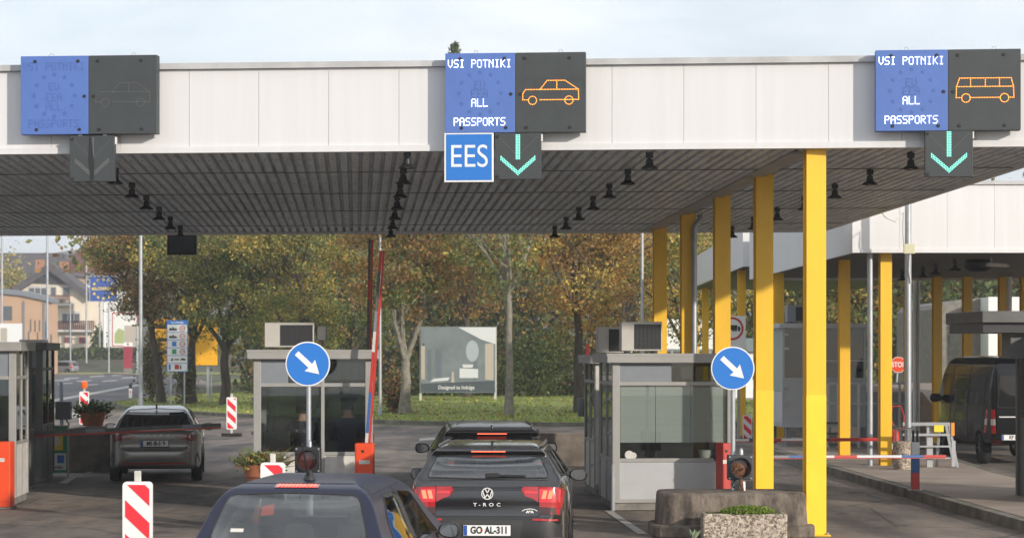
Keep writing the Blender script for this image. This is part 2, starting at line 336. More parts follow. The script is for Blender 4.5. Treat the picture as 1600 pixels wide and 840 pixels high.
for x, y in ((40, 604), (90, 598), (130, 600), (160, 594), (100, 590), (190, 589), (140, 587), (85, 593), (175, 585), (215, 582), (120, 594)):
    gquad([(x, y + 2.0), (x + 24, y + 0.6), (x + 22, y - 0.6), (x, y + 0.6)])
gquad([(92, 754), (110, 744), (120, 745), (104, 755)]); gquad([(131, 739), (144, 733), (152, 734), (140, 740)])
gquad([(944, 797), (956, 797), (1012, 834), (997, 834)])
gquad([(655, 685), (680, 683), (680, 686), (655, 688)]); gquad([(70, 640), (70, 633), (140, 650), (112, 652)])
struct('road_marking', mk, 'mark')
# raised paved island right of the lanes
isl = [(7.75, 22), (7.3, 30), (7.16, 33), (7.0, 37), (6.82, 41), (6.66, 45.5), (6.5, 50), (6.45, 57), (6.7, 60), (7.4, 61.5), (9.2, 61), (10.3, 56), (9.9, 49), (9.6, 43), (9.8, 36), (10.2, 22)]
struct('paved_island', MB().prism([(p[0] + (0.14 if i < 9 else -0.1), p[1]) for i, p in enumerate(isl)], 'z', 0.0, 0.15), 'paving')
kb = MB()
for a, b in zip(isl, isl[1:]): kb.bar((a[0], a[1], 0.07), (b[0], b[1], 0.07), 0.18, 0.166)
struct('island_kerb', kb, 'kerb')
# hills
nx, ny = 90, 60; hv = []; hf = []
for j in range(ny):
    Y = 275 + (1650 - 275) * (j / (ny - 1)) ** 1.5
    for i in range(nx):
        x = -480 + 1100 * i / (nx - 1); t = (Y - 275)
        z = 3.2 * min(1, t / 25) + 52 * max(0, min(1, (t - 150) / 800)) ** 1.2 + 4 * sin(x * .013 + Y * .004) * min(1, t / 300) + 5 * sin(x * .031 + 1.7) * min(1, t / 500)
        hv.append((x, Y, z - 0.05))
for j in range(ny - 1):
    for i in range(nx - 1): a = j * nx + i; hf.append((a, a + 1, a + nx + 1, a + nx))
hl = MB().add(hv, hf); struct('hills', hl, 'hill', smooth=True)
# grass blades on the lawn (uncountable)
def inpoly(x, y, poly):
    c = False; j = len(poly) - 1
    for i in range(len(poly)):
        if (poly[i][1] > y) != (poly[j][1] > y) and x < (poly[j][0] - poly[i][0]) * (y - poly[i][1]) / (poly[j][1] - poly[i][1]) + poly[i][0]: c = not c
        j = i
    return c
pts = []
while len(pts) < 36000:
    y = 75 + 75 * RNG.random() ** 1.6; x = RNG.uniform(-21, 30)
    if inpoly(x, y, lawn_poly) and not (4 < x < 26 and 112 < y < 123): pts.append((x, y, 0.10))
C = np.array(pts); n = len(C); th = RNG.uniform(0, pi, n); hgt = RNG.uniform(0.03, 0.10, n); w = 0.035
dx = np.stack([np.cos(th) * w, np.sin(th) * w, 0 * th], 1); lean = np.stack([RNG.normal(0, .05, n), RNG.normal(0, .05, n), hgt], 1)
V = np.stack([C - dx, C + dx, C + lean], 1).reshape(-1, 3)
g = arrays('grass', V, np.arange(3 * n).reshape(n, 3), [LEAF['grass'], LEAF['olive'], LEAF['gold']], RNG.choice(3, n, p=[.8, .16, .04])); tag(g, 'short green grass covering the lawn behind the booths', 'grass', kind='stuff')
C = np.array([(x, y, 0.125) for x, y, _ in pts[:9000] if RNG.random() < 0.32]); V, Q = leaf_quads(C, 0.13, 0.7)
fl = arrays('fallen_leaves', V, Q, [LEAF['rust'], LEAF['gold'], LEAF['brown']], RNG.integers(0, 3, len(C))); tag(fl, 'fallen brown and yellow leaves lying on the lawn', 'leaves', kind='stuff')

# ------------------------------------------------------------------ main canopy
A0, A1 = Vector((-7.21, 30.65)), Vector((6.94, 29.5)); U = (A1 - A0).normalized(); V2 = Vector((-0.0715, 1.0)).normalized()
O0 = A0 - U * 8.0; WID = (Vector((7.82, 29.43)) - O0).dot(U); DEP = 16.6
ANG = atan2(U.y, U.x); ZS = 5.3; SLOPE = -0.0126
can = thing('border_canopy', 'long white panelled canopy on yellow columns spanning the car lanes', 'canopy', (O0.x, O0.y, 0))
def cp(u, d, z): p = U * u + V2 * d; return (p.x, p.y, z + SLOPE * d)        # local point on the canopy
def cquad(mb, u0, u1, d0, d1, z0, z1):
    mb.add([cp(u0, d0, z0), cp(u1, d0, z0), cp(u1, d1, z0), cp(u0, d1, z0), cp(u0, d0, z1), cp(u1, d0, z1), cp(u1, d1, z1), cp(u0, d1, z1)],
           [(0, 3, 2, 1), (4, 5, 6, 7), (0, 1, 5, 4), (1, 2, 6, 5), (2, 3, 7, 6), (3, 0, 4, 7)])
fb = MB(); U0 = (Vector((X(295, 30.4), 30.4)) - O0).dot(U) % 0.985; u = U0 - 0.985
while u < WID:
    a, b = max(0, u + 0.002), min(WID, u + 0.9825)
    if b > a: cquad(fb, a, b, 0, 0.05, ZS + 0.09, ZS + 1.165)
    u += 0.985
d = 0.06
while d < DEP - 0.06:                                     # side returns
    e = min(DEP - 0.06, d + 0.98); cquad(fb, 0, 0.05, d, e - .005, ZS + 0.09, ZS + 1.165); cquad(fb, WID - 0.05, WID, d, e - .005, ZS + 0.09, ZS + 1.165); d += 0.985
cquad(fb, 0, WID, DEP - 0.05, DEP, ZS + 0.09, ZS + 1.165)
fb.build('fascia', 'fascia', can)
tb = MB(); cquad(tb, -0.02, WID + 0.02, -0.03, 0.10, ZS, ZS + 0.088); cquad(tb, -0.02, 0.10, 0.102, DEP - 0.102, ZS, ZS + 0.088); cquad(tb, WID - 0.10, WID + 0.02, 0.102, DEP - 0.102, ZS, ZS + 0.088); cquad(tb, -0.02, WID + 0.02, DEP - 0.10, DEP + 0.03, ZS - 0.03, ZS + 0.088)
tb.build('bottom_trim', 'fascia', can)
tc_ = MB(); cquad(tc_, -0.05, WID + 0.05, -0.06, 0.14, ZS + 1.167, ZS + 1.25); cquad(tc_, -0.05, 0.14, 0.142, DEP, ZS + 1.167, ZS + 1.25); cquad(tc_, WID - 0.14, WID + 0.05, 0.142, DEP, ZS + 1.167, ZS + 1.25); cquad(tc_, -0.05, WID + 0.05, DEP + .002, DEP + 0.1, ZS + 1.167, ZS + 1.25)
tc_.build('coping', 'coping', can)
rb = MB(); cquad(rb, 0.06, WID - 0.06, 0.06, DEP - 0.06, ZS + 1.08, ZS + 1.14); rb.build('roof', 'roofgrey', can)
sb = MB(); u = 0.11; prof = []
while u < WID - 0.11:
    prof += [(u, 0.075), (u + 0.018, 0.0), (u + 0.108, 0.0), (u + 0.126, 0.075)]; u += 0.165
for i, (a, z) in enumerate(prof): sb.v += [cp(a, 0.105, ZS + 0.02 + z), cp(a, DEP - 0.105, ZS + 0.02 + z)]
sb.f = [(2 * i, 2 * i + 1, 2 * i + 3, 2 * i + 2) for i in range(len(prof) - 1)]
sb.build('soffit', 'soffit', can)
fz = MB()                                                # screw heads and sheet laps
for d in [1.2 + 1.9 * k for k in range(9)]:
    u = 0.11 + 0.0675
    while u < WID - 0.2:
        c = cp(u, d, ZS + 0.017); fz.box(c[0] - .012, c[0] + .012, c[1] - .012, c[1] + .012, c[2] - .004, c[2]); u += 0.165
fz.build('sheet_screws', 'lampblack', can)
pb = MB()
for d in (3.1, 6.9, 10.7, 14.5): cquad(pb, 0.11, WID - 0.11, d, d + 0.05, ZS + 0.012, ZS + 0.019)
pb.build('sheet_lap', 'soffit2', can)
def hcol(mb, x, y, z0, z1, w, rz=0.0, d=None):
    d = d or w; t = 0.022; c, s = cos(rz), sin(rz)
    for (x0, x1, y0, y1) in ((-w / 2, w / 2, -d / 2, -d / 2 + t), (-w / 2, w / 2, d / 2 - t, d / 2), (-.012, .012, -d / 2 + t, d / 2 - t)):
        q = [(x + a * c - b * s, y + a * s + b * c) for a, b in ((x0, y0), (x1, y0), (x1, y1), (x0, y1))]; mb.prism(q, 'z', z0, z1)
CX = [4.17, 3.91, 3.635, 3.36, 3.085]; CY = [30.0, 33.86, 37.72, 41.58, 45.44]
for x, y in zip(CX, CY):
    dd = (Vector((x, y)) - O0).dot(V2); b = MB(); hcol(b, x - O0.x, y - O0.y, 0, ZS + SLOPE * dd - 0.002 + (0.0 if dd > .3 else 0), 0.27, radians(3)); cb = b.build('column', 'yellow', can); b = MB(); hcol(b, x - O0.x, y - O0.y, 0.021, 1.93, 0.275, radians(3)); b.build('repainted_foot', 'yellow2', cb)
    b = MB(); [b.cyl(x - O0.x + i * .16, y - O0.y + j * .16, .02, .05, .018, 6) for i in (-1, 1) for j in (-1, 1)]; b.build('anchor_bolts', 'galv', cb)
    b = MB(); b.box(x - O0.x - .2, x - O0.x + .2, y - O0.y - .2, y - O0.y + .2, 0, 0.02); b.build('base_plate', 'yellow', can)
eb = MB(); ue = (Vector((CX[0], CY[0])) - O0).dot(U)
cquad(eb, ue - 0.22, ue + 0.05, 0.6, DEP - 0.12, ZS - 0.012, ZS + 0.018); eb.build('edge_beam', 'beam', can)
for k, x in enumerate((-9.3, -9.6, -9.9)):               # columns further along the hidden edge carry the roof outside the frame
    pass
pp = MB(); px_, py_ = CX[3] + 0.10 - O0.x, CY[3] - 0.25 - O0.y
pp.tube([(px_ + .12, py_ + .1, 5.12), (px_ + .12, py_ + .05, 5.05), (px_, py_, 4.9), (px_, py_, 0.0)], 0.055, 12); pp.build('drain_pipe', 'galv', can, smooth=True)

# bell lamps hanging under the ceiling
def bell_lamp(loc, label, m='lampblack', r=0.108, group='bell lamps under the canopy ceiling'):
    t = thing('bell_lamp', label, 'lamp', loc, 0, group)
    MB().lathe([(0.001, 0.31), (0.022, 0.31), (0.022, 0.15), (0.045, 0.13), (0.055, 0.06), (r, 0.022), (r + .016, 0.0), (r, 0.0), (0.05, 0.035), (0.001, 0.05)], n=16).build('lamp_shade', m, t, smooth=True)
    MB().box(-.05, .05, -.022, .022, .155, .24).build('mounting_bracket', m, t)
    MB().lathe([(0.001, 0.0), (0.03, 0.006), (0.045, 0.02), (0.03, 0.045), (0.001, 0.05)], n=12).build('bulb', 'offwhite', t, smooth=True)
    return t
ORD = ['nearest', 'second', 'third', 'fourth', 'fifth', 'sixth', 'seventh']
proto = None
for x0, where, first, off in ((-5.80, 'beside the unlit car display', 1, 0.0), (-1.46, 'over the booth with two officers', 0, 0.0), (1.93, 'between EES sign and columns', 0, 0.1), (5.60, 'beyond the yellow columns', 0, 0.15)):
    for k in range(first, 7):
        Y = 30.35 + off + 2.42 * k; x = lane_x(x0, 30.35, Y); z = ZS + SLOPE * (Y - 30.0) - 0.215
        lab = f'{ORD[k]} black bell lamp from the fascia, in the row {where}'
        if proto is None: proto = bell_lamp((x, Y, z), lab)
        else:
            c = copy_tree(proto); c.location = (x, Y, z); c['label'] = lab
# dark display box hanging at the far edge of the canopy
t = thing('hanging_display', 'small black display box hanging under the far edge of the canopy', 'display', (X(285, 47.4), 47.4, 0))
zz = Z(398, 47.4); MB().box(-.32, .32, -.09, .09, zz, zz + .46).build('casing', 'lampblack', t, bevel=.01)
MB().box(-.27, .27, -.1, -.091, zz + .05, zz + .41).build('back_panel', 'signside', t); MB().box(-.16, .16, -.103, -.1001, zz + .3, zz + .33).build('handle', 'black', t)
bb = MB(); bb.box(-.2, -.16, -.02, .02, zz + .46, zz + .62); bb.box(.16, .2, -.02, .02, zz + .46, zz + .62); bb.build('hanger', 'lampblack', t)

# ------------------------------------------------------------------ LED signs on the fascia
FONT = {'V': '10001 10001 10001 10001 10001 01010 00100', 'S': '01111 10000 10000 01110 00001 00001 11110', 'I': '01110 00100 00100 00100 00100 00100 01110',
        'P': '11110 10001 10001 11110 10000 10000 10000', 'O': '01110 10001 10001 10001 10001 10001 01110', 'T': '11111 00100 00100 00100 00100 00100 00100',
        'N': '10001 11001 10101 10011 10001 10001 10001', 'K': '10001 10010 10100 11000 10100 10010 10001', 'A': '01110 10001 10001 11111 10001 10001 10001',
        'L': '10000 10000 10000 10000 10000 10000 11111', 'R': '11110 10001 10001 11110 10100 10010 10001', 'E': '11111 10000 10000 11110 10000 10000 11111', 'U': '10001 10001 10001 10001 10001 10001 01110', 'F': '11111 10000 10000 11110 10000 10000 10000', ' ': '00000 ' * 6 + '00000'}
def ledtext(mb, s, cx, cz, y, px=0.0134, pz=0.0162, r=0.0062):
    w = (len(s) * 6 - 1) * px
    for i, ch in enumerate(s):
        for rr, row in enumerate(FONT[ch].split()):
            for c, b in enumerate(row):
                if b == '1': mb.disc(cx - w / 2 + (i * 6 + c) * px, y, cz + (3 - rr) * pz, r)
def dotline(mb, pts, y, step, r):
    for a, b in zip(pts, pts[1:]):
        L = sqrt((a[0] - b[0]) ** 2 + (a[1] - b[1]) ** 2); k = max(1, round(L / step))
        for i in range(k + 1): mb.disc(a[0] + (b[0] - a[0]) * i / k, y, a[1] + (b[1] - a[1]) * i / k, r)
def dotring(mb, x, z, R, y, step, r):
    k = round(2 * pi * R / step)
    for i in range(k): mb.disc(x + R * cos(2 * pi * i / k), y, z + R * sin(2 * pi * i / k), r)
SW, SH = 1.93, 1.09
CAR = [[(-.13, -.14), (-.66, -.14)], [(-.86, -.14), (-.95 + .005, -.14), (-.945, -.02), (-.90, .055), (-.03, .055), (-.025, -.14), (-.10, -.14)], [(-.66, .055), (-.545, .225), (-.25, .225), (-.03, .055)], [(-.385, .225), (-.385, .055)]]
def caricon(mb, y, r=0.0068, st=0.0215):
    for p in CAR: dotline(mb, [(.104 + (q[0] + .945) * .833, q[1] * .72 - .003) for q in p], y, st, r)
    for cx in (-.785, -.185): dotring(mb, .104 + (cx + .945) * .833, -.112, .056, y, st, r)
def busicon(mb, y, r=0.0068, st=0.0215):
    o = lambda p: [(.107 + (q[0] - .12) * .89, q[1] * .82) for q in p]
    for p in ([(.20, -.13), (.12, -.13), (.125, .05), (.17, .19), (.94, .19), (.975, .05), (.98, -.13), (.90, -.13)], [(.125, .05), (.975, .05)], [(.335, .19), (.335, .05)], [(.555, .19), (.555, .05)], [(.765, .19), (.765, .05)], [(.33, -.13), (.78, -.13)]): dotline(mb, o(p), y, st, r)
    for cx in (.265, .84): dotring(mb, .107 + (cx - .12) * .89, -.112, .057, y, st, r)
def fasY(px): return 30.65 - 0.0813 * (X(px, 30.1) + 7.21)
def lane_sign(x0px, y1px, label, lit, icon):
    Y = fasY(x0px + 110) - 0.25; s = F / Y; x = X(x0px, Y) + SW / 2; zc = Z(y1px, Y) - SH / 2
    t = thing('lane_display', label, 'display', (x, Y, zc), ANG)
    MB().box(-SW / 2, -.002, 0, .17, -SH / 2, SH / 2).build('text_panel', 'signblue', t, bevel=.004)
    MB().box(.002, SW / 2, 0, .17, -SH / 2, SH / 2).build('symbol_panel', 'signdark', t, bevel=.004)
    y = -0.004; rows = [('VSI POTNIKI', .40), ('ALL', -.135), ('PASSPORTS', -.395)]
    gh = MB(); cx = -.485
    if not lit:
        ledtext(gh, 'VSI POTNIKI', cx, .40, y); ledtext(gh, 'PASSPORTS', cx, -.395, y); ledtext(gh, 'EU', cx, .12, y); ledtext(gh, 'EEA', cx, -.03, y); ledtext(gh, 'ALL', cx, -.16, y)
    else: ledtext(gh, 'EU', cx, .11, y); ledtext(gh, 'EEA', cx, -.01, y)
    for k in range(12):
        a = 2 * pi * k / 12
        if lit and abs(sin(a)) < .3 and 0: continue
        pts = star(cx + .29 * cos(a), -.005 + .29 * sin(a), .042 if not lit else .034); gh.plate(pts, y + (.001 if k % 2 else .0015))
    gh.build('unlit_dots', 'ghostblue', t)
    if lit:
        b = MB()
        for s_, z in rows: ledtext(b, s_, cx, z, y - .003)
        b.build('lit_lettering', 'ledwhite', t)
    b = MB(); (busicon if icon == 'bus' else caricon)(b, y - .003, *((.0055,) if icon == 'off' else ())); b.build('vehicle_symbol', 'ghostgrey' if icon == 'off' else 'ledamber', t)
    if icon == 'car':
        b = MB(); dotline(b, [(.10, .06), (.15, .19), (.42, .19), (.42, .06)], y, .0235, .0055); dotline(b, [(.72, .19), (.92, .19), (.955, .06)], y, .0235, .0055); dotline(b, [(.27, .19), (.27, .06)], y, .0235, .0055); b.build('unlit_symbol', 'ghostdark', t)
    b = MB()
    for bx, bz in ((-.76, .47), (-.15, .47), (.13, .47), (.74, .47), (-.06, -.02), (.07, -.02), (-.74, -.48), (-.13, -.48), (.15, -.48), (.75, -.48)): b.lathe([(.001, -.012), (.02, -.012), (.024, 0)], (bx, 0, bz), 'y', 12)
    b.build('fixing_bolts', 'lampblack', t)
    b = MB()
    for bx in (-.55, .62): b.ring(bx, .08, SH / 2 + .02, .022, .03, 14)
    for bx in (-.7, .7): b.box(bx - .03, bx + .03, .171, .25, -.3, -.22); b.box(bx - .03, bx + .03, .171, .25, .15, .23)
    b.build('mounting_bracket', 'galv', t)
    return t, Y
def arrow_sign(x0px, y1px, label, lit):
    Y = fasY(x0px + 36) - 0.24; W = .635; x = X(x0px, Y) + W / 2; zc = Z(y1px, Y) - W / 2
    t = thing('arrow_display', label, 'display', (x, Y, zc), ANG)
    MB().box(-W / 2, W / 2, 0, .10, -W / 2, W / 2).build('casing', 'signdark', t, bevel=.004)
    b = MB(); st = .0215
    for i in range(3):
        for k in range(16): b.disc((i - 1) * st, -.004, .285 - k * st, .0085)
    for sgn in (-1, 1):
        for k in range(12):
            for j in range(3): b.disc(sgn * (k * st * .98), -.004, -.255 + k * st * .86 + j * st * 1.05, .0085)
    b.build('arrow_symbol', 'ledgreen' if lit else 'ghostgrey', t)
    if not lit:
        b = MB(); b.plate([(-.035, .31), (-.005, .31), (.01, .1), (.035, -.05), (.03, -.3), (-.02, -.31), (-.03, -.15), (-.05, -.05)], -.006); b.build('dark_stain', 'lampblack', t)
    b = MB()
    for k in range(13):
        b.disc(-.26 + k * .0215, -.003, .26 - k * .0215, .0055); b.disc(.26 - k * .0215, -.003, .26 - k * .0215, .0055)
    b.build('unlit_dots', 'ghostgrey', t)
    b = MB()
    for bz in (.27, -.28): b.lathe([(.001, -.012), (.02, -.012), (.024, 0)], (-.28, 0, bz), 'y', 12)
    b.build('fixing_bolts', 'lampblack', t); MB().box(W / 2 + .001, W / 2 + .02, .03, .08, .2, .3).build('hinge', 'white', t)
    b = MB(); b.box(-.2, -.15, .03, .07, W / 2, W / 2 + .14); b.box(.15, .2, .03, .07, W / 2, W / 2 + .14); b.build('hanger', 'galv', t)
lane_sign(30, 87, 'switched off blue and dark display with faint car outline on the fascia', False, 'off')
lane_sign(695, 82.5, 'lit display reading VSI POTNIKI ALL PASSPORTS beside an orange car symbol', True, 'car')
lane_sign(1369.5, 77.5, 'lit display reading VSI POTNIKI ALL PASSPORTS beside an orange bus symbol', True, 'bus')
arrow_sign(108, 212, 'dark unlit arrow panel with a black stain under the switched off display', False)
arrow_sign(773, 207.5, 'dark panel with green down arrow next to the EES sign', True)
arrow_sign(1446, 202.5, 'dark panel with green down arrow under the bus display', True)
Y = fasY(733) - 0.24; W = .68; t = thing('lane_sign', 'blue square sign reading EES with a white border', 'sign', (X(694, Y) + W / 2, Y, Z(207, Y) - W / 2), ANG)
MB().box(-W / 2, W / 2, 0, .03, -W / 2, W / 2).build('border', 'white', t, bevel=.003)
MB().box(-W / 2 + .025, W / 2 - .025, -.004, -.0005, -W / 2 + .025, W / 2 - .025).build('sign_face', 'signaz', t)
text(MB(), 'EES', .44, 0, -.007, 0, .85, -0.001).build('lettering', 'white', t)
b = MB(); b.box(-.2, -.15, .031, .06, -.2, W / 2 + .1); b.box(.15, .2, .031, .06, -.2, W / 2 + .1); b.build('mounting_bracket', 'galv', t)

# ------------------------------------------------------------------ second canopy (right) and the one beyond it
R0 = Vector((7.10, 45.4)); c2 = thing('side_canopy', 'lower white canopy over the van lane behind the main one', 'canopy', (R0.x, R0.y, 0))
z0, z1 = 4.6, 6.02
fl_ = lambda d: -0.021 * d
q = MB(); x = 0.0
while x < 16: q.box(x + .002, x + .9875, 0, .05, z0 + .08, z1); x += .99
q.box(0, 16, -.03, .05, z0, z0 + .078); q.build('front_fascia', 'fascia', c2)
q = MB(); d = 0.055
while d < 16.4:
    e = min(16.5, d + .985); q.add([(fl_(d), d, z0), (fl_(d) + .05, d, z0), (fl_(e) + .05, e - .006, z0), (fl_(e), e - .006, z0), (fl_(d), d, z1), (fl_(d) + .05, d, z1), (fl_(e) + .05, e - .006, z1), (fl_(e), e - .006, z1)], [(0, 3, 2, 1), (4, 5, 6, 7), (0, 1, 5, 4), (1, 2, 6, 5), (2, 3, 7, 6), (3, 0, 4, 7)]); d = e
q.build('side_fascia', 'fascia', c2)
q = MB(); q.box(-.04, 16.04, -.05, .12, z1 + .002, z1 + .08); q.build('coping', 'coping', c2)
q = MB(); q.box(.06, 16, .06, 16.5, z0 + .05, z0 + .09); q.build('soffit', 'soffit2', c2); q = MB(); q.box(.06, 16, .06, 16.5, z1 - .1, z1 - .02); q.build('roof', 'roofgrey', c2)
q = MB(); q.box(.06, 16, 16.4, 16.5, z0 - .02, z1); q.build('back_fascia', 'fascia', c2)
def ccol(px, Y, zb=0.15, w=.24, zt=z0 + .05):
    b = MB(); hcol(b, X(px, Y) - R0.x, Y - R0.y, zb, zt, w, radians(2)); b.build('column', 'yellow', c2)
ccol(1383, 45.9); ccol(1319, 50.1); ccol(1217, 58.2); ccol(1464, 61.0, .0); ccol(1511, 61.0, .0); ccol(1567, 61.0, .0); ccol(1601, 61.2, 0)
for px, Y in ((1359.5, 45.7), (1577, 60.9)): MB().cyl(X(px, Y) - R0.x, Y - R0.y, .15 if Y < 50 else 0, z0 + .04, .058 if Y < 50 else .075, 12).build('drain_pipe', 'galv' if Y < 50 else 'white', c2, smooth=True)
for px, Y in ((1434.5, 62.3), (1429, 62.3)): MB().cyl(X(px, Y) - R0.x, Y - R0.y, 0, z0, .055, 12).build('drain_pipe', 'white' if px < 1432 else 'galv', c2, smooth=True)
b = MB(); hcol(b, X(1416, 64) - R0.x, 64 - R0.y, 0, 4.6, .14); b.build('column', 'yellow', c2)
for i, (px, py) in enumerate(((1410, 424), (1442, 421), (1462, 420), (1492, 413))):
    Y = 56 - i * 2.2; bell_lamp((X(px, Y), Y, z0 - .22), f'{["farthest", "third", "second", "nearest"][i]} dark bell lamp under the canopy over the van lane', r=.13, group='bell lamps under the van lane canopy')
Y = 48.5; t = thing('spotlight', 'pale flat floodlight hanging under the canopy over the van', 'spotlight', (X(1549, Y), Y, Z(406, Y)))
MB().box(-.02, .02, -.02, .02, -.1, .22).build('stem', 'galv', t); q = MB(); q.prism([(-.1, -.14), (.35, -.16), (.4, -.13), (.3, -.08), (-.1, -.06)], 'y', -.12, .12); q.build('lamp_head', 'offwhite', t, bevel=.02)
Y = 50.0; t = thing('ceiling_fan', 'dark round fan unit with bars under the canopy over the van', 'fan', (X(1528, Y), Y, Z(413, Y)))
MB().lathe([(.001, -.17), (.2, -.16), (.31, -.08), (.32, .03), (.25, .1), (.001, .12)], n=24).build('housing', 'lampblack', t, smooth=True)
q = MB(); q.bar((-.45, 0, .2), (.2, 0, .1), .03); q.bar((-.1, 0, .28), (-.1, 0, .0), .05); q.bar((.1, 0, .3), (.12, 0, .0), .03); q.build('bracket', 'lampblack', t)
R1 = Vector((6.66, 62.6)); c3 = thing('far_canopy', 'farthest white canopy showing between the yellow columns', 'canopy', (R1.x, R1.y, 0))
q = MB(); q.box(-.02, 7, 0, .1, 5.0, 6.1); q.build('front_fascia', 'fascia', c3); q = MB()
q.add([(-.02, .1, 5.0), (.05, .1, 5.0), (.3, 24, 5.0), (.22, 24, 5.0), (-.02, .1, 6.1), (.05, .1, 6.1), (.3, 24, 6.1), (.22, 24, 6.1)], [(0, 3, 2, 1), (4, 5, 6, 7), (0, 1, 5, 4), (1, 2, 6, 5), (2, 3, 7, 6), (3, 0, 4, 7)]); q.build('side_fascia', 'fascia', c3)
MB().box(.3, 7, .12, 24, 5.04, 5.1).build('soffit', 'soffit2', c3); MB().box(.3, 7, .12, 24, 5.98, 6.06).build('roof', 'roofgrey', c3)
for px, Y in ((1158.5, 66.5), (1102, 84.0)):
    b = MB(); hcol(b, X(px, Y) - R1.x, Y - R1.y, 0, 5.04, .24); b.build('column', 'yellow', c3)
# ------------------------------------------------------------------ booths
def booth(label, x0, Y, w, dep, h, posts, zlow, ztop, upper, rz=LANE, front='alu', dark=False, blind=None, lowm='panel', side_posts=(0.5,), plinth=.12, inside=True, corner=None, drop=None):
    t = thing('border_booth', label, 'booth', (x0, Y, 0), rz, None)
    MB().box(.03, w - .03, .03, dep - .03, 0, plinth).build('plinth', 'plinth', t, bevel=.01)
    b = MB(); pw = .055
    for x in posts:
        b.box(x - pw / 2, x + pw / 2, 0, .06, plinth, h - .14)
    for x, cw in ((0.0, .12), (w - .12, .12)): b.box(x, x + cw, -.004, .07, plinth, h - .14); b.box(x, x + cw, dep - .07, dep, plinth, h - .14)
    for sx in (0.0, w - .06):
        for q in side_posts: b.box(sx + .002, sx + .058, dep * q - .03, dep * q + .03, plinth, h - .14)
    for z in (zlow, ztop + .0):
        b.box(.07, w - .07, .004, .05, z - .03, z + .03)
        for sx in (0.004, w - .054): b.box(sx, sx + .05, .07, dep - .07, z - .028, z + .028)
    b.box(.07, w - .07, .004, .05, plinth + .0, plinth + .06)
    b.build('frame', front, t, bevel=.006)
    MB().box(.06, w - .06, .02, .045, plinth + .06, zlow - .03).build('lower_panel', lowm, t)
    MB().box(.02, .035, .07, dep - .07, plinth, zlow - .028).build('side_panel', lowm, t); MB().box(w - .035, w - .02, .07, dep - .07, plinth, zlow - .028).build('side_panel', lowm, t)
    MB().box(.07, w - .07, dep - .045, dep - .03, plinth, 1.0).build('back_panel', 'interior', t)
    q = MB(); q.box(-.1, w + .1, -.12, dep + .1, h - .14, h); q.build('roof', front, t, bevel=.012)
    q = MB(); q.box(-.105, w + .105, -.125, dep + .105, h - .03, h + .012); q.build('roof_trim', front, t)
    MB().box(.07, w - .07, .022, .03, zlow + .03, ztop - .03).build('front_window', 'boothglass', t)
    q = MB(); q.box(.024, .03, .07, dep - .07, zlow + .03, h - .14); q.build('side_window', 'darkglass', t); q = MB(); q.box(w - .03, w - .024, .07, dep - .07, zlow + .03, h - .14); q.build('side_window', 'darkglass', t)
    MB().box(.07, w - .07, dep - .04, dep - .032, 1.0, h - .14).build('back_window', 'darkglass', t)
    for a, c, k in upper:
        MB().box(a, c, .02, .034, ztop + .03, h - .14).build('upper_panel' if k == 'p' else 'upper_window', 'bluegrey' if k == 'p' else 'boothglass', t)
    if blind: q = MB(); wb = (w - .26) / 3; [q.box(.13 + k * wb + .004, .13 + (k + 1) * wb - .004, .07, .076, blind, ztop - .01) for k in range(3)]; q.build('roller_blind', 'blind', t)
    if inside:
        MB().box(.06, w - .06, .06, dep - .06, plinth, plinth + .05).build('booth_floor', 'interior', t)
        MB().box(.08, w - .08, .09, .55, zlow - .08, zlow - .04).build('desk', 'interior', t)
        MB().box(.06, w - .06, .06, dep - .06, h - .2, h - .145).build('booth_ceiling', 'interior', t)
    b = MB()
    for z in (.5, 1.2, 1.75): b.box(-.035, -.001, .2, .23, z, z + .05); b.box(-.05, -.03, .17, .25, z + .01, z + .04)
    b.build('hinge', 'galv', t)
    if drop is not None: MB().cyl(drop, -.06, 0, zlow - .06, .035, 10).build('corner_guard', 'galv', t)
    return t
def ac_unit(loc, label, w=.66, h=.46, d=.32, rz=LANE, mat_='acwhite'):
    t = thing('air_conditioner', label, 'air conditioner', loc, rz, 'air conditioner units on booth roofs')
    MB().box(0, w, 0, d, .04, h + .04).build('casing', mat_, t, bevel=.012)
    MB().box(w * .32, w * .97, -.012, -.001, .07, h).build('fan_grille', 'lampblack', t)
    b = MB()
    for k in range(6): zz = .1 + k * (h - .12) / 5.; b.box(w * .34, w * .95, -.018, -.013, zz - .0015, zz + .0015)
    for k in range(7): xx = w * .34 + k * w * .61 / 6; b.box(xx - .0015, xx + .0015, -.0185, -.0135, .07, h)
    b.build('guard_wires', 'signdark', t)
    b = MB(); b.box(.08, .14, -.02, d + .02, 0, .04); b.box(w - .14, w - .08, -.02, d + .02, 0, .04); b.build('foot', 'black', t)
    return t
# booth with the two officers
w2 = 1.90; x2 = X(396, 34.7)
b2 = booth('glass booth with two officers inside behind the centre barrier', x2, 34.7, w2, 2.1, 2.55, (1.10,), .90, 2.0, [(.07, .55, 'p'), (.55, w2 - .07, 'g')], lowm='offwhite')
ac_unit((x2 + .12, 35.2, 2.562), 'air conditioner with a side box on the roof of the officers booth', w=.80, h=.40)
t = thing('roof_lamp', 'small black floodlight beside the air conditioner on the officers booth', 'lamp', (x2 + .97, 35.2, 2.562), LANE); MB().box(0, .16, 0, .14, .15, .38).build('lamp_head', 'aludark', t, bevel=.01); MB().box(.06, .1, .05, .09, 0, .15).build('stand', 'black', t)
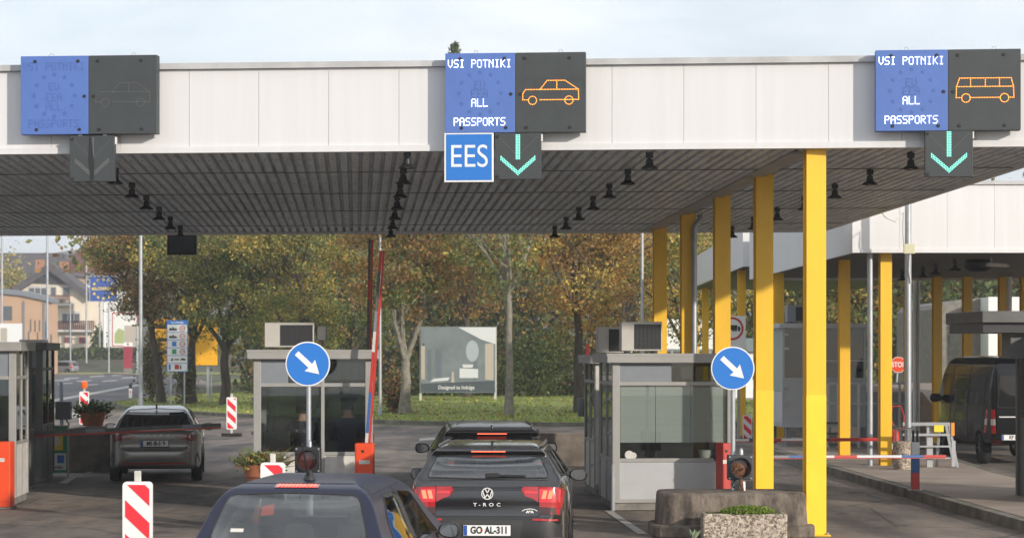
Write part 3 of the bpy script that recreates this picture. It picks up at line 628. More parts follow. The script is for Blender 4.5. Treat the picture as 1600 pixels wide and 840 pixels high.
# sunlit booth with blind and the booth behind it
x3 = X(957, 34.7); w3 = 1.97
b3 = booth('sunlit grey booth with lowered blind behind the planter', x3, 34.7, w3, 1.9, 2.49, (), .80, 2.02, [(.07, .95, 'p'), (.95, w3 - .07, 'g')], blind=1.08, drop=.0, lowm='panel')
ac_unit((X(971, 34.95), 34.95, 2.502), 'air conditioner on the roof of the sunlit booth with blind', w=.66, h=.47)
x4 = X(929, 38.2)
b4 = booth('grey booth with hinged door standing behind the sunlit booth', x4, 38.3, 1.9, 1.7, 2.46, (.17,), .95, 2.0, [(.07, 1.8, 'p')], lowm='offwhite')
ac_unit((X(934, 38.5), 38.5, 2.472), 'air conditioner on the rear booth half hidden by its neighbour', w=.62, h=.46)
b = MB(); b.box(.02, .075, -.02, -.006, .2, 2.3); o = b.build('door_post', 'offwhite', b4)
# booths on the near left
x1r = X(22, 35.8)
b1 = booth('grey booth behind the orange barrier cabinet at the road edge', x1r - 2.3, 35.8, 2.3, 1.4, 2.68, (1.5,), 1.02, 2.1, [(.07, 2.2, 'p')], lowm='offwhite')
x0r = X(64, 42.0)
b0 = booth('dark shaded booth with narrow glazed door beside the silver car lane', x0r - 2.2, 42.0, 2.2, 1.7, 2.70, (1.55, 1.97), 1.1, 2.2, [(.07, 2.1, 'p')], front='aludark', lowm='aludark')
t = thing('roof_box', 'flat white box lying on the roof of the dark booth', 'box', (X(30, 42.3), 42.3, 2.712), LANE); MB().box(0, .5, 0, .4, 0, .06).build('casing', 'white', t, bevel=.01); MB().box(.06, .44, -.006, -.001, .012, .045).build('front_plate', 'offwhite', t)
# raised booth behind the yellow columns
t = thing('raised_booth', 'grey cabin on legs with steps behind the yellow columns', 'booth', (X(1222, 55), 55.0, 0), LANE)
zb = Z(667, 55); w, dep, h = 2.15, 2.2, Z(505, 55); zl = Z(592, 55)
MB().box(0, w, 0, dep, zb, zb + .12).build('floor_frame', 'galv', t)
for lx in (.12, .5, w - .6, w - .15):
    for ly in (.1, dep - .2): MB().box(lx, lx + .13, ly, ly + .13, .0, zb).build('leg', 'bluegrey', t)
b = MB()
for x in (0, .52, .62, 1.02, 1.52, w - .06): b.box(x, x + .06, -.004, .06, zb + .12, h - .12)
for x in (0, w - .06): b.box(x, x + .06, dep - .06, dep, zb + .12, h - .12)
b.box(0, w, .002, .05, zl - .03, zl + .03); b.box(.6, w, .003, .05, zl + .45, zl + .48); b.build('frame', 'panel', t)
MB().box(.06, w - .06, .015, .04, zb + .12, zl - .03).build('lower_panel', 'panel', t); MB().box(.06, .52, .02, .03, zl, h - .12).build('door_window', 'darkglass', t); MB().box(.62, w - .06, .02, .03, zl, h - .12).build('front_window', 'darkglass', t); MB().box(.06, w - .06, dep - .05, dep - .035, zl, h - .12).build('back_window', 'darkglass', t)
MB().box(.01, .02, .06, dep - .06, zl - .3, h - .12).build('side_window', mat('pale_side_glass', (.28, .38, .37), .2), t); MB().box(.01, .02, .06, dep - .06, zb + .12, zl - .31).build('side_panel', 'panel', t)
q = MB(); q.box(w - .02, w - .01, .06, dep - .06, zb + .12, h - .12); q.build('side_panel', 'panel', t); MB().box(.06, w - .06, dep - .03, dep - .02, zb + .12, zl).build('back_panel', 'panel', t)
MB().box(-.08, w + .08, -.1, dep + .08, h - .12, h).build('roof', 'panel', t, bevel=.01)
b = MB()
for z in (1.25, 1.65, zl + .75, zl + 1.1): b.box(.05, .16, -.05, -.005, z, z + .05)
b.build('hinge', 'galv', t)
ac = ac_unit((X(1230, 55.4), 55.4, h + .002), 'dark air conditioner on the roof of the raised cabin', w=.7, h=.42, mat_='bluegrey')

# ------------------------------------------------------------------ officers in the booth
def person(label, loc, rz, seated=True, cap=True, s=1.0, lean=0.0, txt=None):
    t = thing('person', label, 'person', loc, rz)
    P = dict(pel=(0, 0, .52), sp=(0, .02 + lean * .3, .75), ch=(0, .02 + lean * .7, .95), nk=(0, .02 + lean, 1.10), hd0=(0, .04 + lean, 1.19), hd1=(0, .05 + lean * 1.1, 1.28), hd2=(0, .04 + lean * 1.1, 1.35))
    R = dict(pel=.155, sp=.145, ch=.155, nk=.062, hd0=.075, hd1=.098, hd2=.075)
    E = [('pel', 'sp'), ('sp', 'ch'), ('ch', 'nk'), ('nk', 'hd0'), ('hd0', 'hd1'), ('hd1', 'hd2')]
    for sg, S in ((-1, 'l'), (1, 'r')):
        P.update({S + 'sh': (sg * .19, .02 + lean * .8, 1.01), S + 'el': (sg * .25, .10 + lean, .74), S + 'wr': (sg * .17, .34 + lean, .72), S + 'ha': (sg * .155, .41 + lean, .72), S + 'hp': (sg * .10, .03, .50), S + 'kn': (sg * .13, .45, .50), S + 'an': (sg * .13, .44, .10), S + 'to': (sg * .14, .60, .045)})
        R.update({S + 'sh': .078, S + 'el': .05, S + 'wr': .032, S + 'ha': .036, S + 'hp': .095, S + 'kn': .065, S + 'an': .045, S + 'to': .04})
        E += [('ch', S + 'sh'), (S + 'sh', S + 'el'), (S + 'el', S + 'wr'), (S + 'wr', S + 'ha'), ('pel', S + 'hp'), (S + 'hp', S + 'kn'), (S + 'kn', S + 'an'), (S + 'an', S + 'to')]
        for f in range(5):
            nm = f'{S}f{f}'
            if f < 4: a = (sg * (.128 + f * .018), .445 + lean, .715); bq = (sg * (.125 + f * .02), .485 + lean - abs(f - 1.5) * .006, .70)
            else: a = (sg * .118, .425 + lean, .72); bq = (sg * .10, .455 + lean, .71)
            P[nm + 'a'] = a; P[nm + 'b'] = bq; R[nm + 'a'] = .0095; R[nm + 'b'] = .0085; E += [(S + 'ha', nm + 'a'), (nm + 'a', nm + 'b')]
    keys = list(P); me = bpy.data.meshes.new('person'); me.from_pydata([Vector(P[k]) * s for k in keys], [(keys.index(a), keys.index(b)) for a, b in E], [])
    o = bpy.data.objects.new('body', me); COL.objects.link(o); bm = bmesh.new(); bm.from_mesh(me); L = bm.verts.layers.skin.verify()
    for v, k in zip(bm.verts, keys):
        v[L].radius = (R[k] * s, R[k] * s * (.8 if k in ('ch', 'sp', 'pel') else 1)); v[L].use_root = (k == 'pel')
    bm.to_mesh(me); bm.free(); o.modifiers.new('s', 'SKIN'); sd = o.modifiers.new('u', 'SUBSURF'); sd.levels = 1; sd.render_levels = 1
    dg = bpy.context.evaluated_depsgraph_get(); m2 = bpy.data.meshes.new_from_object(o.evaluated_get(dg)); bpy.data.objects.remove(o)
    zn = P['nk'][2] * s - .01
    body = link('body', m2, ['uniform', 'skin'], t, 'all')
    for p in m2.polygons:
        c = p.center
        p.material_index = 1 if (c.z > zn + .01 or (c.y > (P['lwr'][1] + .0) * s and c.z > .6 * s)) else 0
    b = MB(); hz = 1.31 * s; hy = (.045 + lean * 1.1) * s
    b.lathe([(.104 * s, -.085 * s), (.109 * s, -.02 * s), (.104 * s, .03 * s), (.08 * s, .07 * s), (.001, .09 * s)], (0, hy - .012, hz - .005), n=16); b.build('hair', 'hair', t, smooth=True)
    b = MB(); b.lathe([(.001, -.014), (.016, -.01), (.012, .02), (.001, .03)], (0, hy + .10 * s, hz - .055), n=8)
    for sg in (-1, 1):
        b.lathe([(.001, -.009), (.009, 0), (.001, .009)], (sg * .035, hy + .088 * s, hz - .01), n=8); b.lathe([(.001, -.03), (.014, -.012), (.016, .012), (.001, .03)], (sg * .098 * s, hy - .005, hz - .03), n=8)
    b.build('face', 'skin', t, smooth=True)
    if cap:
        b = MB(); b.lathe([(.108 * s, .025), (.116 * s, .03), (.128 * s, .085), (.12 * s, .105), (.001, .115)], (0, hy - .01, hz), n=20); b.prism([(-.09, hy + .085), (.09, hy + .085), (.06, hy + .16), (-.06, hy + .16)], 'z', hz + .022, hz + .032); b.build('cap', 'uniform', t, smooth=True)
    if txt:
        b = MB(); vs, fs = textmesh(txt, .062); b.add([(v[0], -.135 + lean * .6, v[2] + .93 * s) for v in vs], fs); b.build('jacket_lettering', 'navytext', t)
    return t
px_ = b2.location.x
def stool(x, y, label):
    t = thing('stool', label, 'stool', (x, y, .172), 0, 'stools inside the officers booth')
    MB().lathe([(.001, .55), (.2, .55), (.21, .59), (.19, .62), (.001, .62)], n=20).build('seat', 'seat', t, smooth=True); MB().cyl(0, 0, .03, .55, .03, 10).build('stem', 'black', t); MB().lathe([(.001, 0), (.24, 0), (.22, .03), (.001, .04)], n=20).build('base', 'black', t)
stool(X(543, 35.65), 35.65, 'black stool under the officer with a cap'); stool(X(473, 35.75), 35.75, 'black stool under the officer with lettering on the jacket')
person('officer in navy uniform and cap seated with his back to us', (X(543, 35.65), 35.65, .362), LANE, cap=True)
person('officer with pale lettering across the back of a navy jacket', (X(473, 35.75), 35.75, .302), LANE + .1, cap=False, lean=.06, txt='POLICIJA')

# ------------------------------------------------------------------ barriers
def boom(label, x, Y, rz, ang, L, pivz=.93, cab='redorange', h=1.10, hide=None, cols=('white', 'red'), dirx=1, w=.29, z0=0.0, th=.085, ed=.03):
    t = thing('boom_barrier', label, 'barrier', (x, Y, z0), rz)
    c = MB().box(-w / 2, w / 2, -.16, .16, .03, h).build('cabinet', cab, t, bevel=.012)
    MB().box(-w / 2 - .03, w / 2 + .03, -.19, .19, 0, .03).build('base_plate', 'plinth', t)
    b = MB(); b.box(-.08, .09, -.166, -.161, h - .32, h - .26); b.build('name_plate', 'offwhite', c); b = MB(); b.lathe([(.001, -.012), (.022, -.01), (.022, 0)], (-.02, -.161, h - .12), 'y', 12); b.build('lock', 'black', c)
    b = MB(); b.box(-w / 2 + .02, w / 2 - .02, -.165, -.161, .12, .125); b.box(-w / 2 + .02, -w / 2 + .024, -.165, -.161, .12, h - .05); b.build('door_seam', 'red', c)
    a = MB(); n = 10; seg = L / n; d = Vector((cos(ang) * dirx, 0, sin(ang))); o = Vector((0, .215, pivz))
    for i in range(n):
        p0 = o + d * (i * seg); p1 = o + d * ((i + 1) * seg)
        b = MB(); b.bar(p0, p1, .045, th, up=(0, 1, 0) if abs(d.z) > .9 else (0, 0, 1)); a.add(b.v, b.f)
    arm = a.build('arm', [cols[0]] + [c for c in cols[1:]], t)
    for i, p in enumerate(arm.data.polygons): p.material_index = (i // 6) % len(cols)
    e = MB(); s_ = Vector((-d.z, 0, d.x)) * (th / 2 + ed * .6)
    e.bar(o + d * .1 - s_ * dirx, o + d * L - s_ * dirx, ed, ed, up=(0, 1, 0) if abs(d.z) > .9 else (0, 0, 1)); e.build('red_edge_strip', 'red', arm)
    MB().lathe([(.001, -.04), (.09, -.04), (.09, .03), (.001, .03)], (0, .2, pivz), 'y', 16).build('hub', 'black', t)
    return t
boom('orange red barrier cabinet with its striped arm raised beside the officers booth', X(570, 34.1), 34.1, 0, radians(85.7), 3.2, th=.05, ed=.035, cols=('offwhite', 'bluepaint', 'bluepaint', 'red', 'red', 'offwhite', 'bluegrey', 'aludark', 'aludark', 'red'))
boom('raised dark red barrier arm rising behind the officers booth', X(571, 38.6), 38.6, 0, radians(89), 3.6, th=.05, ed=.035, cols=('aludark', 'aludark', 'aludark', 'red'))
boom('orange red barrier cabinet in front of the near booth at the road edge', X(2, 35.2), 35.2, 0, radians(1), 3.2, w=.36, h=1.08, dirx=-1)
boom('lowered dark blue and red barrier arm across the silver car', X(40, 40.6), 40.6, 0, radians(2.6), 3.62, pivz=1.0, cab='aludark', cols=('aludark', 'aludark', 'aludark', 'bluegrey', 'aludark'), w=.26, th=.07)
boom('narrow red barrier cabinet with blue red and white lowered arm reaching the island post', X(1133, 34.0), 34.2, radians(16), radians(-.6), 3.95, pivz=.87, cab='red', w=.16, cols=('bluepaint', 'bluepaint', 'bluegrey', 'bluepaint', 'galv', 'red', 'galv', 'galv', 'bluepaint', 'red'), th=.04, ed=.014)
boom('lowered red and white barrier arm ending in mid air over the lane', X(1122, 40.5), 40.5, 0, radians(.5), 3.0, pivz=.88, cab='red', w=.2, cols=('red', 'white', 'bluepaint', 'red', 'white', 'white', 'bluepaint', 'red', 'red'), th=.045, ed=.016)
Y = 37.5; t = thing('barrier_post', 'square post painted white blue and red standing at the island kerb', 'post', (X(1430, Y), Y, .152)); zt = Z(690, Y) - .152
for a, c, m in ((0, .3, 'red'), (.301, .61, 'bluepaint'), (.611, zt, 'white')): MB().box(-.065, .065, -.065, .065, a, c).build({'red': 'red_band', 'bluepaint': 'blue_band', 'white': 'white_band'}[m], m, t)
MB().box(-.12, .12, -.1, .1, 0, .012).build('base_plate', 'galv', t); b = MB(); b.box(-.05, -.02, -.03, .03, zt, zt + .2); b.box(.02, .05, -.03, .03, zt, zt + .2); b.build('arm_rest', 'black', t)

# ------------------------------------------------------------------ round signs, lane lights
def arrow_disc(label, px, py, Y, zbase, r=.302, tilt=0.0):
    t = thing('direction_sign', label, 'sign', (X(px, Y) + .0, Y, zbase)); zc = Z(py, Y) - zbase
    MB().lathe([(.001, 0), (r, 0), (r, .018), (.001, .018)], (0, 0, zc), 'y', 48).build('rim', 'white', t)
    MB().lathe([(.001, -.004), (r - .016, -.004), (r - .016, -.0005)], (0, 0, zc), 'y', 48).build('sign_face', 'signaz', t)
    b = MB(); a = radians(-43); c, s = cos(a), sin(a); k = r / .302
    pts = [(-.215, .036), (.04, .036), (.03, .105), (.205, 0), (.03, -.105), (.04, -.036), (-.215, -.036)]
    b.plate([((x * c - y * s) * k + .005, zc + (x * s + y * c) * k) for x, y in pts], -.0075); b.build('arrow', 'white', t)
    MB().cyl(.008, .05, .0, zc + r * .6, .033, 12).build('post', 'galv', t, smooth=True)
    b = MB(); b.box(-.06, .07, .018, .05, zc + .1, zc + .13); b.box(-.06, .07, .018, .05, zc - .13, zc - .1); b.build('clamp', 'galv', t)
arrow_disc('blue round arrow sign standing in front of the officers booth', 481, 568, 29.55, 0)
arrow_disc('blue round arrow sign standing in the concrete planter', 1145, 575, 30.3, .60)
def lane_light(label, px, py, Y, zbase, post, debris=False):
    t = thing('traffic_light', label, 'traffic light', (X(px, Y), Y, zbase)); zc = Z(py, Y) - zbase; h = .172
    MB().box(-h, h, 0, .2, zc - h, zc + h).build('housing', 'signdark' if debris else 'lampblack', t, bevel=.015)
    b = MB(); b.lathe([(.135, .0), (.145, -.005), (.148, -.10), (.136, -.10), (.132, .0)], (0, 0, zc), 'y', 36)
    o = b.build('visor', 'lampblack', t, smooth=True)
    b = MB(); b.lathe([(.001, -.02), (.06, -.016), (.10, -.006), (.134, -.002)], (0, 0, zc), 'y', 32); b.build('lens', mat('dark_red_lens', (.06, .012, .01), .25, coat=.6), t, smooth=True)
    b = MB()
    for sx in (-1, 1):
        for sz in (-1, 1): b.lathe([(.001, -.008), (.012, -.008), (.012, 0)], (sx * .148, -.001, zc + sz * .148), 'y', 10)
    b.build('screws', 'galv', t)
    MB().cyl(post, .1, 0, zc - h, .04, 10).build('post', 'white' if debris else 'galv', t); MB().lathe([(.001, 0), (.03, 0), (.03, .06), (.015, .09), (.001, .1)], (0.02, .1, zc + h), n=12).build('cap', 'galv', t, smooth=True)
    if debris:
        b = MB(); b.lathe([(.001, -.03), (.05, -.028), (.085, -.016), (.10, -.006)], (-.03, -.005, zc - .03), 'y', 14)
        for k in range(40):
            a = random.uniform(0, 2 * pi); q = random.uniform(0, .085); b.box(-.03 + q * cos(a), -.02 + q * cos(a), -.04, -.02, zc - .04 + q * sin(a), zc - .02 + q * sin(a))
        b.build('dry_debris', 'rust', t)
        b = MB(); b.tube([(.0, -.04, zc - .13), (.0, -.07, zc - .2), (.02, -.06, zc - .3), (.01, -.08, 0.02)], [.02, .028, .02, .035], 7); b.build('rust_streak', 'rust', t)
    b = MB(); b.tube([(-.06, .1, zc - h), (-.11, .08, zc - h - .07), (-.09, .07, .05), (-.02, .09, .01)], .012, 7); b.build('cable', 'black', t, smooth=True)
lane_light('square dark lane light in front of the officers booth', 480.5, 718, 29.25, 0, .03)
lane_light('grey lane light filled with rusty debris on the concrete planter', 1157, 730, 30.15, .60, .04, True)

# ------------------------------------------------------------------ planter block
Y0 = 29.55; xc = X(1144, Y0 + .3); t = thing('concrete_planter', 'weathered round nosed concrete block at the foot of the first yellow column', 'planter', (xc, Y0, 0))
def rr(w, d, r): return roundrect(-w / 2, w / 2, 0, d, r, 6)
b = MB(); rings = [(rr(2.08, 1.12, .26), .0), (rr(2.05, 1.09, .25), .25), (rr(2.01, 1.05, .24), .56), (rr(1.99, 1.03, .23), .585), (rr(1.95, .99, .21), .60)]
n = len(rings[0][0])
for i, (p, z) in enumerate(rings): b.v += [(q[0], q[1] + (1.12 - 1.0) * .0 + i * .02, z) for q in p]
for i in range(len(rings) - 1):
    for k in range(n): b.f.append((i * n + k, i * n + (k + 1) % n, (i + 1) * n + (k + 1) % n, (i + 1) * n + k))
b.f.append(tuple(range((len(rings) - 1) * n, len(rings) * n)))
b.build('block', 'concrete', t, smooth=True)
b = MB(); b.prism([(q[0], q[1] - .16) for q in rr(2.24, 1.34, .36)], 'z', 0, .17); b.build('foot', 'concrete', t, bevel=.03)
t = thing('plant_trough', 'small pebble dash trough in front of the concrete planter', 'trough', (X(1160, Y0 - .25), Y0 - .62, 0))
b = MB(); b.box(-.56, .56, 0, .42, 0, .37); b.build('trough_body', 'pebble', t, bevel=.02)
MB().box(-.50, .50, .05, .37, .371, .376).build('soil', 'earth', t)
pt = []; 
while len(pt) < 2600:
    x, y = RNG.uniform(-.32, .42), RNG.uniform(-.03, .36)
    e = ((x - .05) / .38) ** 2 + ((y - .17) / .22) ** 2
    if e < 1: pt.append((x, y, .375 + RNG.uniform(0, .10) * (1 - e) ** .5))
Vq, Q = leaf_quads(np.array(pt), .028); o = arrays('sedum_plant', Vq + np.array([[t.location.x, t.location.y, 0]]), Q, [LEAF['moss'], LEAF['bright'], LEAF['dry']], RNG.choice(3, len(pt), p=[.6, .34, .06])); tag(o, 'low bright green sedum cushion growing out of the pebble dash trough', 'plant')
t = thing('weed', 'pale green weed sprouting on the foot of the planter', 'plant', (X(1085, 28.9), 28.95, .0)); V_ = []
b = MB()
for k in range(9):
    a = k * .7; L = .16; b.add([(0, 0, .0), (.05 * cos(a) - .02 * sin(a), .05 * sin(a) + .02 * cos(a), .1), (L * cos(a) * .7, L * sin(a) * .7, .17), (.05 * cos(a) + .02 * sin(a), .05 * sin(a) - .02 * cos(a), .1)], [(0, 1, 2, 3)])
b.build('leaves', mat('pale_leaf', (.22, .28, .17), .6), t)

# ------------------------------------------------------------------ striped panels and posts
def stripes(label, px, Y, ztop, w, h=1.0, lamp=False, base=True, flip=False, zc=None):
    t = thing('marker_panel', label, 'marker panel', (X(px, Y), Y, 0), 0, 'red and white striped marker panels'); z0 = ztop - h
    bd = MB(); bd.prism(roundrect(-w / 2, w / 2, z0, ztop, w * .14), 'y', 0, .05); bd.build('panel', 'white', t)
    b = MB(); W = w * .82; p = W * 1.12; zz0, zz1 = z0 + w * .1, ztop - w * .1; z = zz0 - 2 * p
    def clip(poly, lo, hi):
        for val, sgn in ((lo, 1), (hi, -1)):
            out = []
            for i in range(len(poly)):
                a, c = poly[i], poly[(i + 1) % len(poly)]; da, dc = (a[1] - val) * sgn, (c[1] - val) * sgn
                if da >= 0: out.append(a)
                if da * dc < 0: f = da / (da - dc); out.append((a[0] + (c[0] - a[0]) * f, val))
            poly = out
            if not poly: break
        return poly
    while z < zz1 + p:
        s = -1 if flip else 1; q = [(-W / 2, z + W * .95 * (s > 0)), (W / 2, z + W * .95 * (s < 0)), (W / 2, z + p * .62 + W * .95 * (s < 0)), (-W / 2, z + p * .62 + W * .95 * (s > 0))]
        q = clip(q, zz0, zz1)
        if len(q) > 2: b.plate(q, -.003)
        z += p * 1.24
    b.build('red_stripes', 'redglow', t)
    MB().box(-w * .11, w * .11, .008, .042, ztop, ztop + .1).build('carry_grip', 'offwhite', t, bevel=.006)
    MB().prism(roundrect(-.30, .30, -.15, .2, .05), 'z', 0, .09).build('rubber_foot', 'blackrub', t, bevel=.015); MB().box(-.03, .03, .01, .04, .09, z0).build('stem', 'offwhite', t)
    if lamp:
        l = MB().lathe([(.001, .1), (.09, .1), (.1, .14), (.1, .27), (.06, .31), (.001, .32)], (0, .02, ztop), n=16).build('warning_lamp', mat('orange_lamp', (.85, .13, .02), .3, coat=.5), t, smooth=True)
    return t
stripes('striped marker panel standing nearest of all by the dark blue hatchback', 214.5, 20.2, Z(752, 20.2), .275)
stripes('striped marker panel rising just behind the hatchback roof below the flower pot', 426, 24.6, Z(722, 24.6), .275)
stripes('striped marker panel on a black foot between the silver car and officers booth', 361.8, 66.0, Z(620, 66), .31, .98)
stripes('striped marker panel with an orange lamp on top beside the terracotta pot', 131.5, 66.0, Z(611, 66), .29, 1.0, lamp=True)
stripes('striped marker panel standing behind the planter arrow sign', 1168, 62.0, Z(648, 62), .27, 1.05)
t = thing('delineator_post', 'short white delineator post with black cap beside the road', 'post', (X(204, 118), 118, .1)); MB().prism([(-.08, 0), (.08, 0), (.08, .5), (-.08, .5)], 'y', -.04, .04).build('lower_body', 'white', t); MB().prism([(-.08, .5), (.08, .5), (.08, .72), (-.05, .78), (-.08, .74)], 'y', -.04, .04).build('black_cap', 'lampblack', t); MB().box(-.03, .03, -.046, -.041, .25, .42).build('reflector', 'red', t)

# ------------------------------------------------------------------ pots, blocks, bins
def pot(label, px, Y, zb, r, h, plant):
    t = thing('flower_pot', label, 'flower pot', (X(px, Y), Y, zb), 0, 'terracotta flower pots')
    MB().lathe([(.001, 0), (r * .68, 0), (r * .9, h * .8), (r, h * .82), (r, h), (r * .9, h), (r * .88, h * .9), (.001, h * .9)], n=28).build('pot_body', 'terracotta', t, smooth=True)
    return t
p1 = pot('terracotta pot with dark low plants on the concrete block', 145, 46.6, .95, .30, .30, 0)
pt = RNG.normal(size=(900, 3)) * np.array([.17, .17, .07]) + np.array([0, 0, .36]); Vq, Q = leaf_quads(pt, .07); arrays('low_plant', Vq, Q, [LEAF['dark'], LEAF['green'], LEAF['rust']], RNG.choice(3, 900, p=[.7, .25, .05]), p1)
p2 = pot('terracotta pot with wispy dry grass in front of the officers booth', 409, 31.0, .0, .24, .92, 0)
n = 420
base = np.stack([RNG.normal(0, .1, n), RNG.normal(0, .08, n), np.full(n, .85)], 1); tip = base + np.stack([RNG.normal(.14, .22, n), RNG.normal(0, .15, n), RNG.uniform(.08, .36, n)], 1); wv = RNG.normal(size=(n, 3)) * .006
arrays('dry_grass', np.stack([base - wv, base + wv, tip], 1).reshape(-1, 3), np.arange(3 * n).reshape(n, 3), [LEAF['dry'], LEAF['green'], LEAF['rust']], RNG.choice(3, n, p=[.5, .3, .2]), p2)
pt = RNG.normal(size=(500, 3)) * np.array([.15, .13, .06]) + np.array([-.02, 0, .97]); Vq, Q = leaf_quads(pt, .06); arrays('leafy_plant', Vq, Q, [LEAF['green'], LEAF['orange'], LEAF['olive']], RNG.choice(3, 500, p=[.5, .2, .3]), p2)
Y = 46.0; t = thing('concrete_barrier', 'low concrete barrier block under the terracotta pot', 'barrier', (X(105, Y), Y, 0)); b = MB(); b.prism([(0, 0), (.0, .92), (.9, .95), (.94, .0)], 'y', 0, 1.2); b.build('block', 'concrete2', t, bevel=.04); MB().box(.05, .85, -.012, -.002, 0, .03).build('foot', 'concrete2', t)
Y = 48.0; t = thing('concrete_wall', 'low brown concrete wall between the black cars and the booths', 'wall', (X(843, Y), Y, 0)); b = MB(); w = X(935, Y) - X(843, Y); b.box(0, w, 0, .5, 0, Z(676, Y)); b.build('wall_body', 'concrete2', t, bevel=.03); MB().box(-.24, -.01, 0, .4, 0, Z(673, Y) + .05).build('end_block', 'plinth', t, bevel=.03)
Y = 71.0; t = thing('litter_bin', 'dark litter bin on a pole beside the rear booth', 'bin', (X(911, Y), Y, 0)); MB().lathe([(.001, .45), (.16, .45), (.19, 1.02), (.17, 1.05), (.001, 1.05)], (0, 0, 0), n=18).build('bin_body', 'black', t, smooth=True); MB().cyl(.24, .02, 0, 1.5, .035, 8).build('post', 'offwhite', t); MB().box(.1, .3, -.02, .02, .7, .76).build('bracket', 'black', t)
Y = 66.5; t = thing('warning_pennant', 'small red and white pennant on a thin pole behind the rear booth', 'marker', (X(917, Y), Y, 0)); MB().cyl(0, .03, 0, 2.9, .02, 8).build('post', 'galv', t); MB().prism([(-.06, 2.35), (.08, 2.4), (.08, 2.75), (-.02, 2.8)], 'y', -.02, .0).build('pennant', 'red', t)
# round bin, extinguisher, rail and stop sign on the island
Y = 42.5; t = thing('litter_bin', 'stone litter bin with wire basket beside the yellow column on the island', 'bin', (X(1411, 44.2), 44.2, .152)); zt = Z(668, 44.2) - .152
MB().lathe([(.001, 0), (.2, 0), (.21, .55), (.19, .57), (.001, .57)], n=20).build('stone_body', 'pebble', t, smooth=True); b = MB()
for k in range(12): a = k * pi / 6; b.tube([(.19 * cos(a), .19 * sin(a), .57), (.2 * cos(a), .2 * sin(a), zt)], .008, 5)
b.lathe([(.205, zt - .02), (.205, zt), (.195, zt), (.195, zt - .02)], n=20); b.build('wire_basket', 'aludark', t)
t = thing('fire_extinguisher', 'red fire extinguisher with hose behind the yellow column on the island', 'fire extinguisher', (X(1398, 46.8), 46.8, .152)); MB().lathe([(.001, .05), (.1, .05), (.105, .1), (.105, .62), (.06, .72), (.03, .75), (.001, .75)], n=18).build('cylinder', 'red', t, smooth=True)
MB().tube([(.0, 0, .75), (-.12, -.03, 1.0), (-.05, -.05, 1.22), (.12, -.05, 1.22), (.2, 0, 1.0), (.18, .02, .7)], .016, 8).build('hose', 'red', t, smooth=True); MB().box(-.05, .05, -.02, .02, .75, .83).build('valve_handle', 'black', t); MB().box(-.09, .09, -.112, -.106, .3, .42).build('paper_label', 'offwhite', t); b = MB(); b.box(-.11, .11, -.11, .11, 0, .05); b.build('stand', 'black', t)
Y = 45.0; x0 = X(1412, Y); t = thing('steel_rack', 'galvanised steel rail rack with sloping ends beside the van', 'rack', (x0, Y, .152)); b = MB(); xe = X(1484, Y) - x0; hh = Z(662, Y) - .152
for z, wd in ((hh, .07), (hh - .22, .05), (hh - .46, .035), (hh - .7, .03)): b.bar((-.02, 0, z), (xe + .1 * (hh - z), 0, z), .06, wd)
b.build('rail', 'galv', t)
for q, m in ((0, 'galv'), (1, 'galv')): MB().bar((xe - .02, q * .35, hh + .02), (xe + .16, q * .35 + .0, 0), .05).build('leg', m, t)
MB().bar((xe - .2, .02, hh), (xe - .22, .3, 0), .05).build('leg', 'galv', t); MB().bar((.55, .1, hh), (.55, .1, 0), .12).build('leg', 'panel', t)
MB().box(xe + .02, xe + .09, -.05, -.03, hh - .24, hh + .03).build('orange_reflector', mat('orange_tape', (.8, .28, .03), .5), t); MB().box(xe + .03, xe + .11, -.048, -.03, .02, hh - .34).build('white_board', 'panel', t)
b = MB(); b.box(.62, .82, -.05, -.036, hh - .16, hh - .02); b.build('yellow_label', mat('yellow_label', (.75, .62, .04), .5), t)
Y = 78.0; t = thing('stop_sign', 'red octagonal stop sign on a leaning post behind the island', 'sign', (X(1397, Y), Y, 0)); zc = Z(569.5, Y); r = .30
oc = lambda r: [(r * cos(pi / 8 + k * pi / 4) + .15, zc + r * sin(pi / 8 + k * pi / 4)) for k in range(8)]
MB().prism(oc(r), 'y', 0, .02).build('rim', 'white', t); MB().prism(oc(r * .93), 'y', -.004, -.001).build('sign_face', 'redorange', t); text(MB(), 'STOP', .25, .15, -.008, zc, .82, .006).build('lettering', 'white', t); MB().tube([(.0, .04, 0), (.14, .04, zc + .1)], .04, 10).build('post', 'galv', t, smooth=True)

# galvanised mast with junction box
Y = 44.6; t = thing('lamp_post', 'galvanised mast with a cream junction box and cable on the island', 'post', (X(1419, Y), Y, .152)); MB().cyl(0, 0, 0, 6.6, .068, 14).build('mast', 'galv', t, smooth=True); zq = Z(389, Y) - .152
MB().box(-.11, .12, -.12, -.07, zq - .1, zq + .1).build('junction_box', mat('cream_box', (.55, .53, .36), .5), t, bevel=.01); MB().box(-.2, .2, -.16, .16, 0, .03).build('base_plate', 'galv', t)
MB().tube([(-.09, -.03, zq + .05), (-.11, -.02, zq + .4), (-.10, -.02, zq + .75), (-.3, -.2, zq + .55), (-.55, -.5, zq + .62), (-.75, -.8, zq + .8)], .015, 6).build('cable', 'offwhite', t, smooth=True); MB().tube([(.02, -.08, zq - .1), (.0, -.09, zq - .45), (.04, -.08, zq - .7)], .015, 6).build('cable', 'offwhite', t, smooth=True)

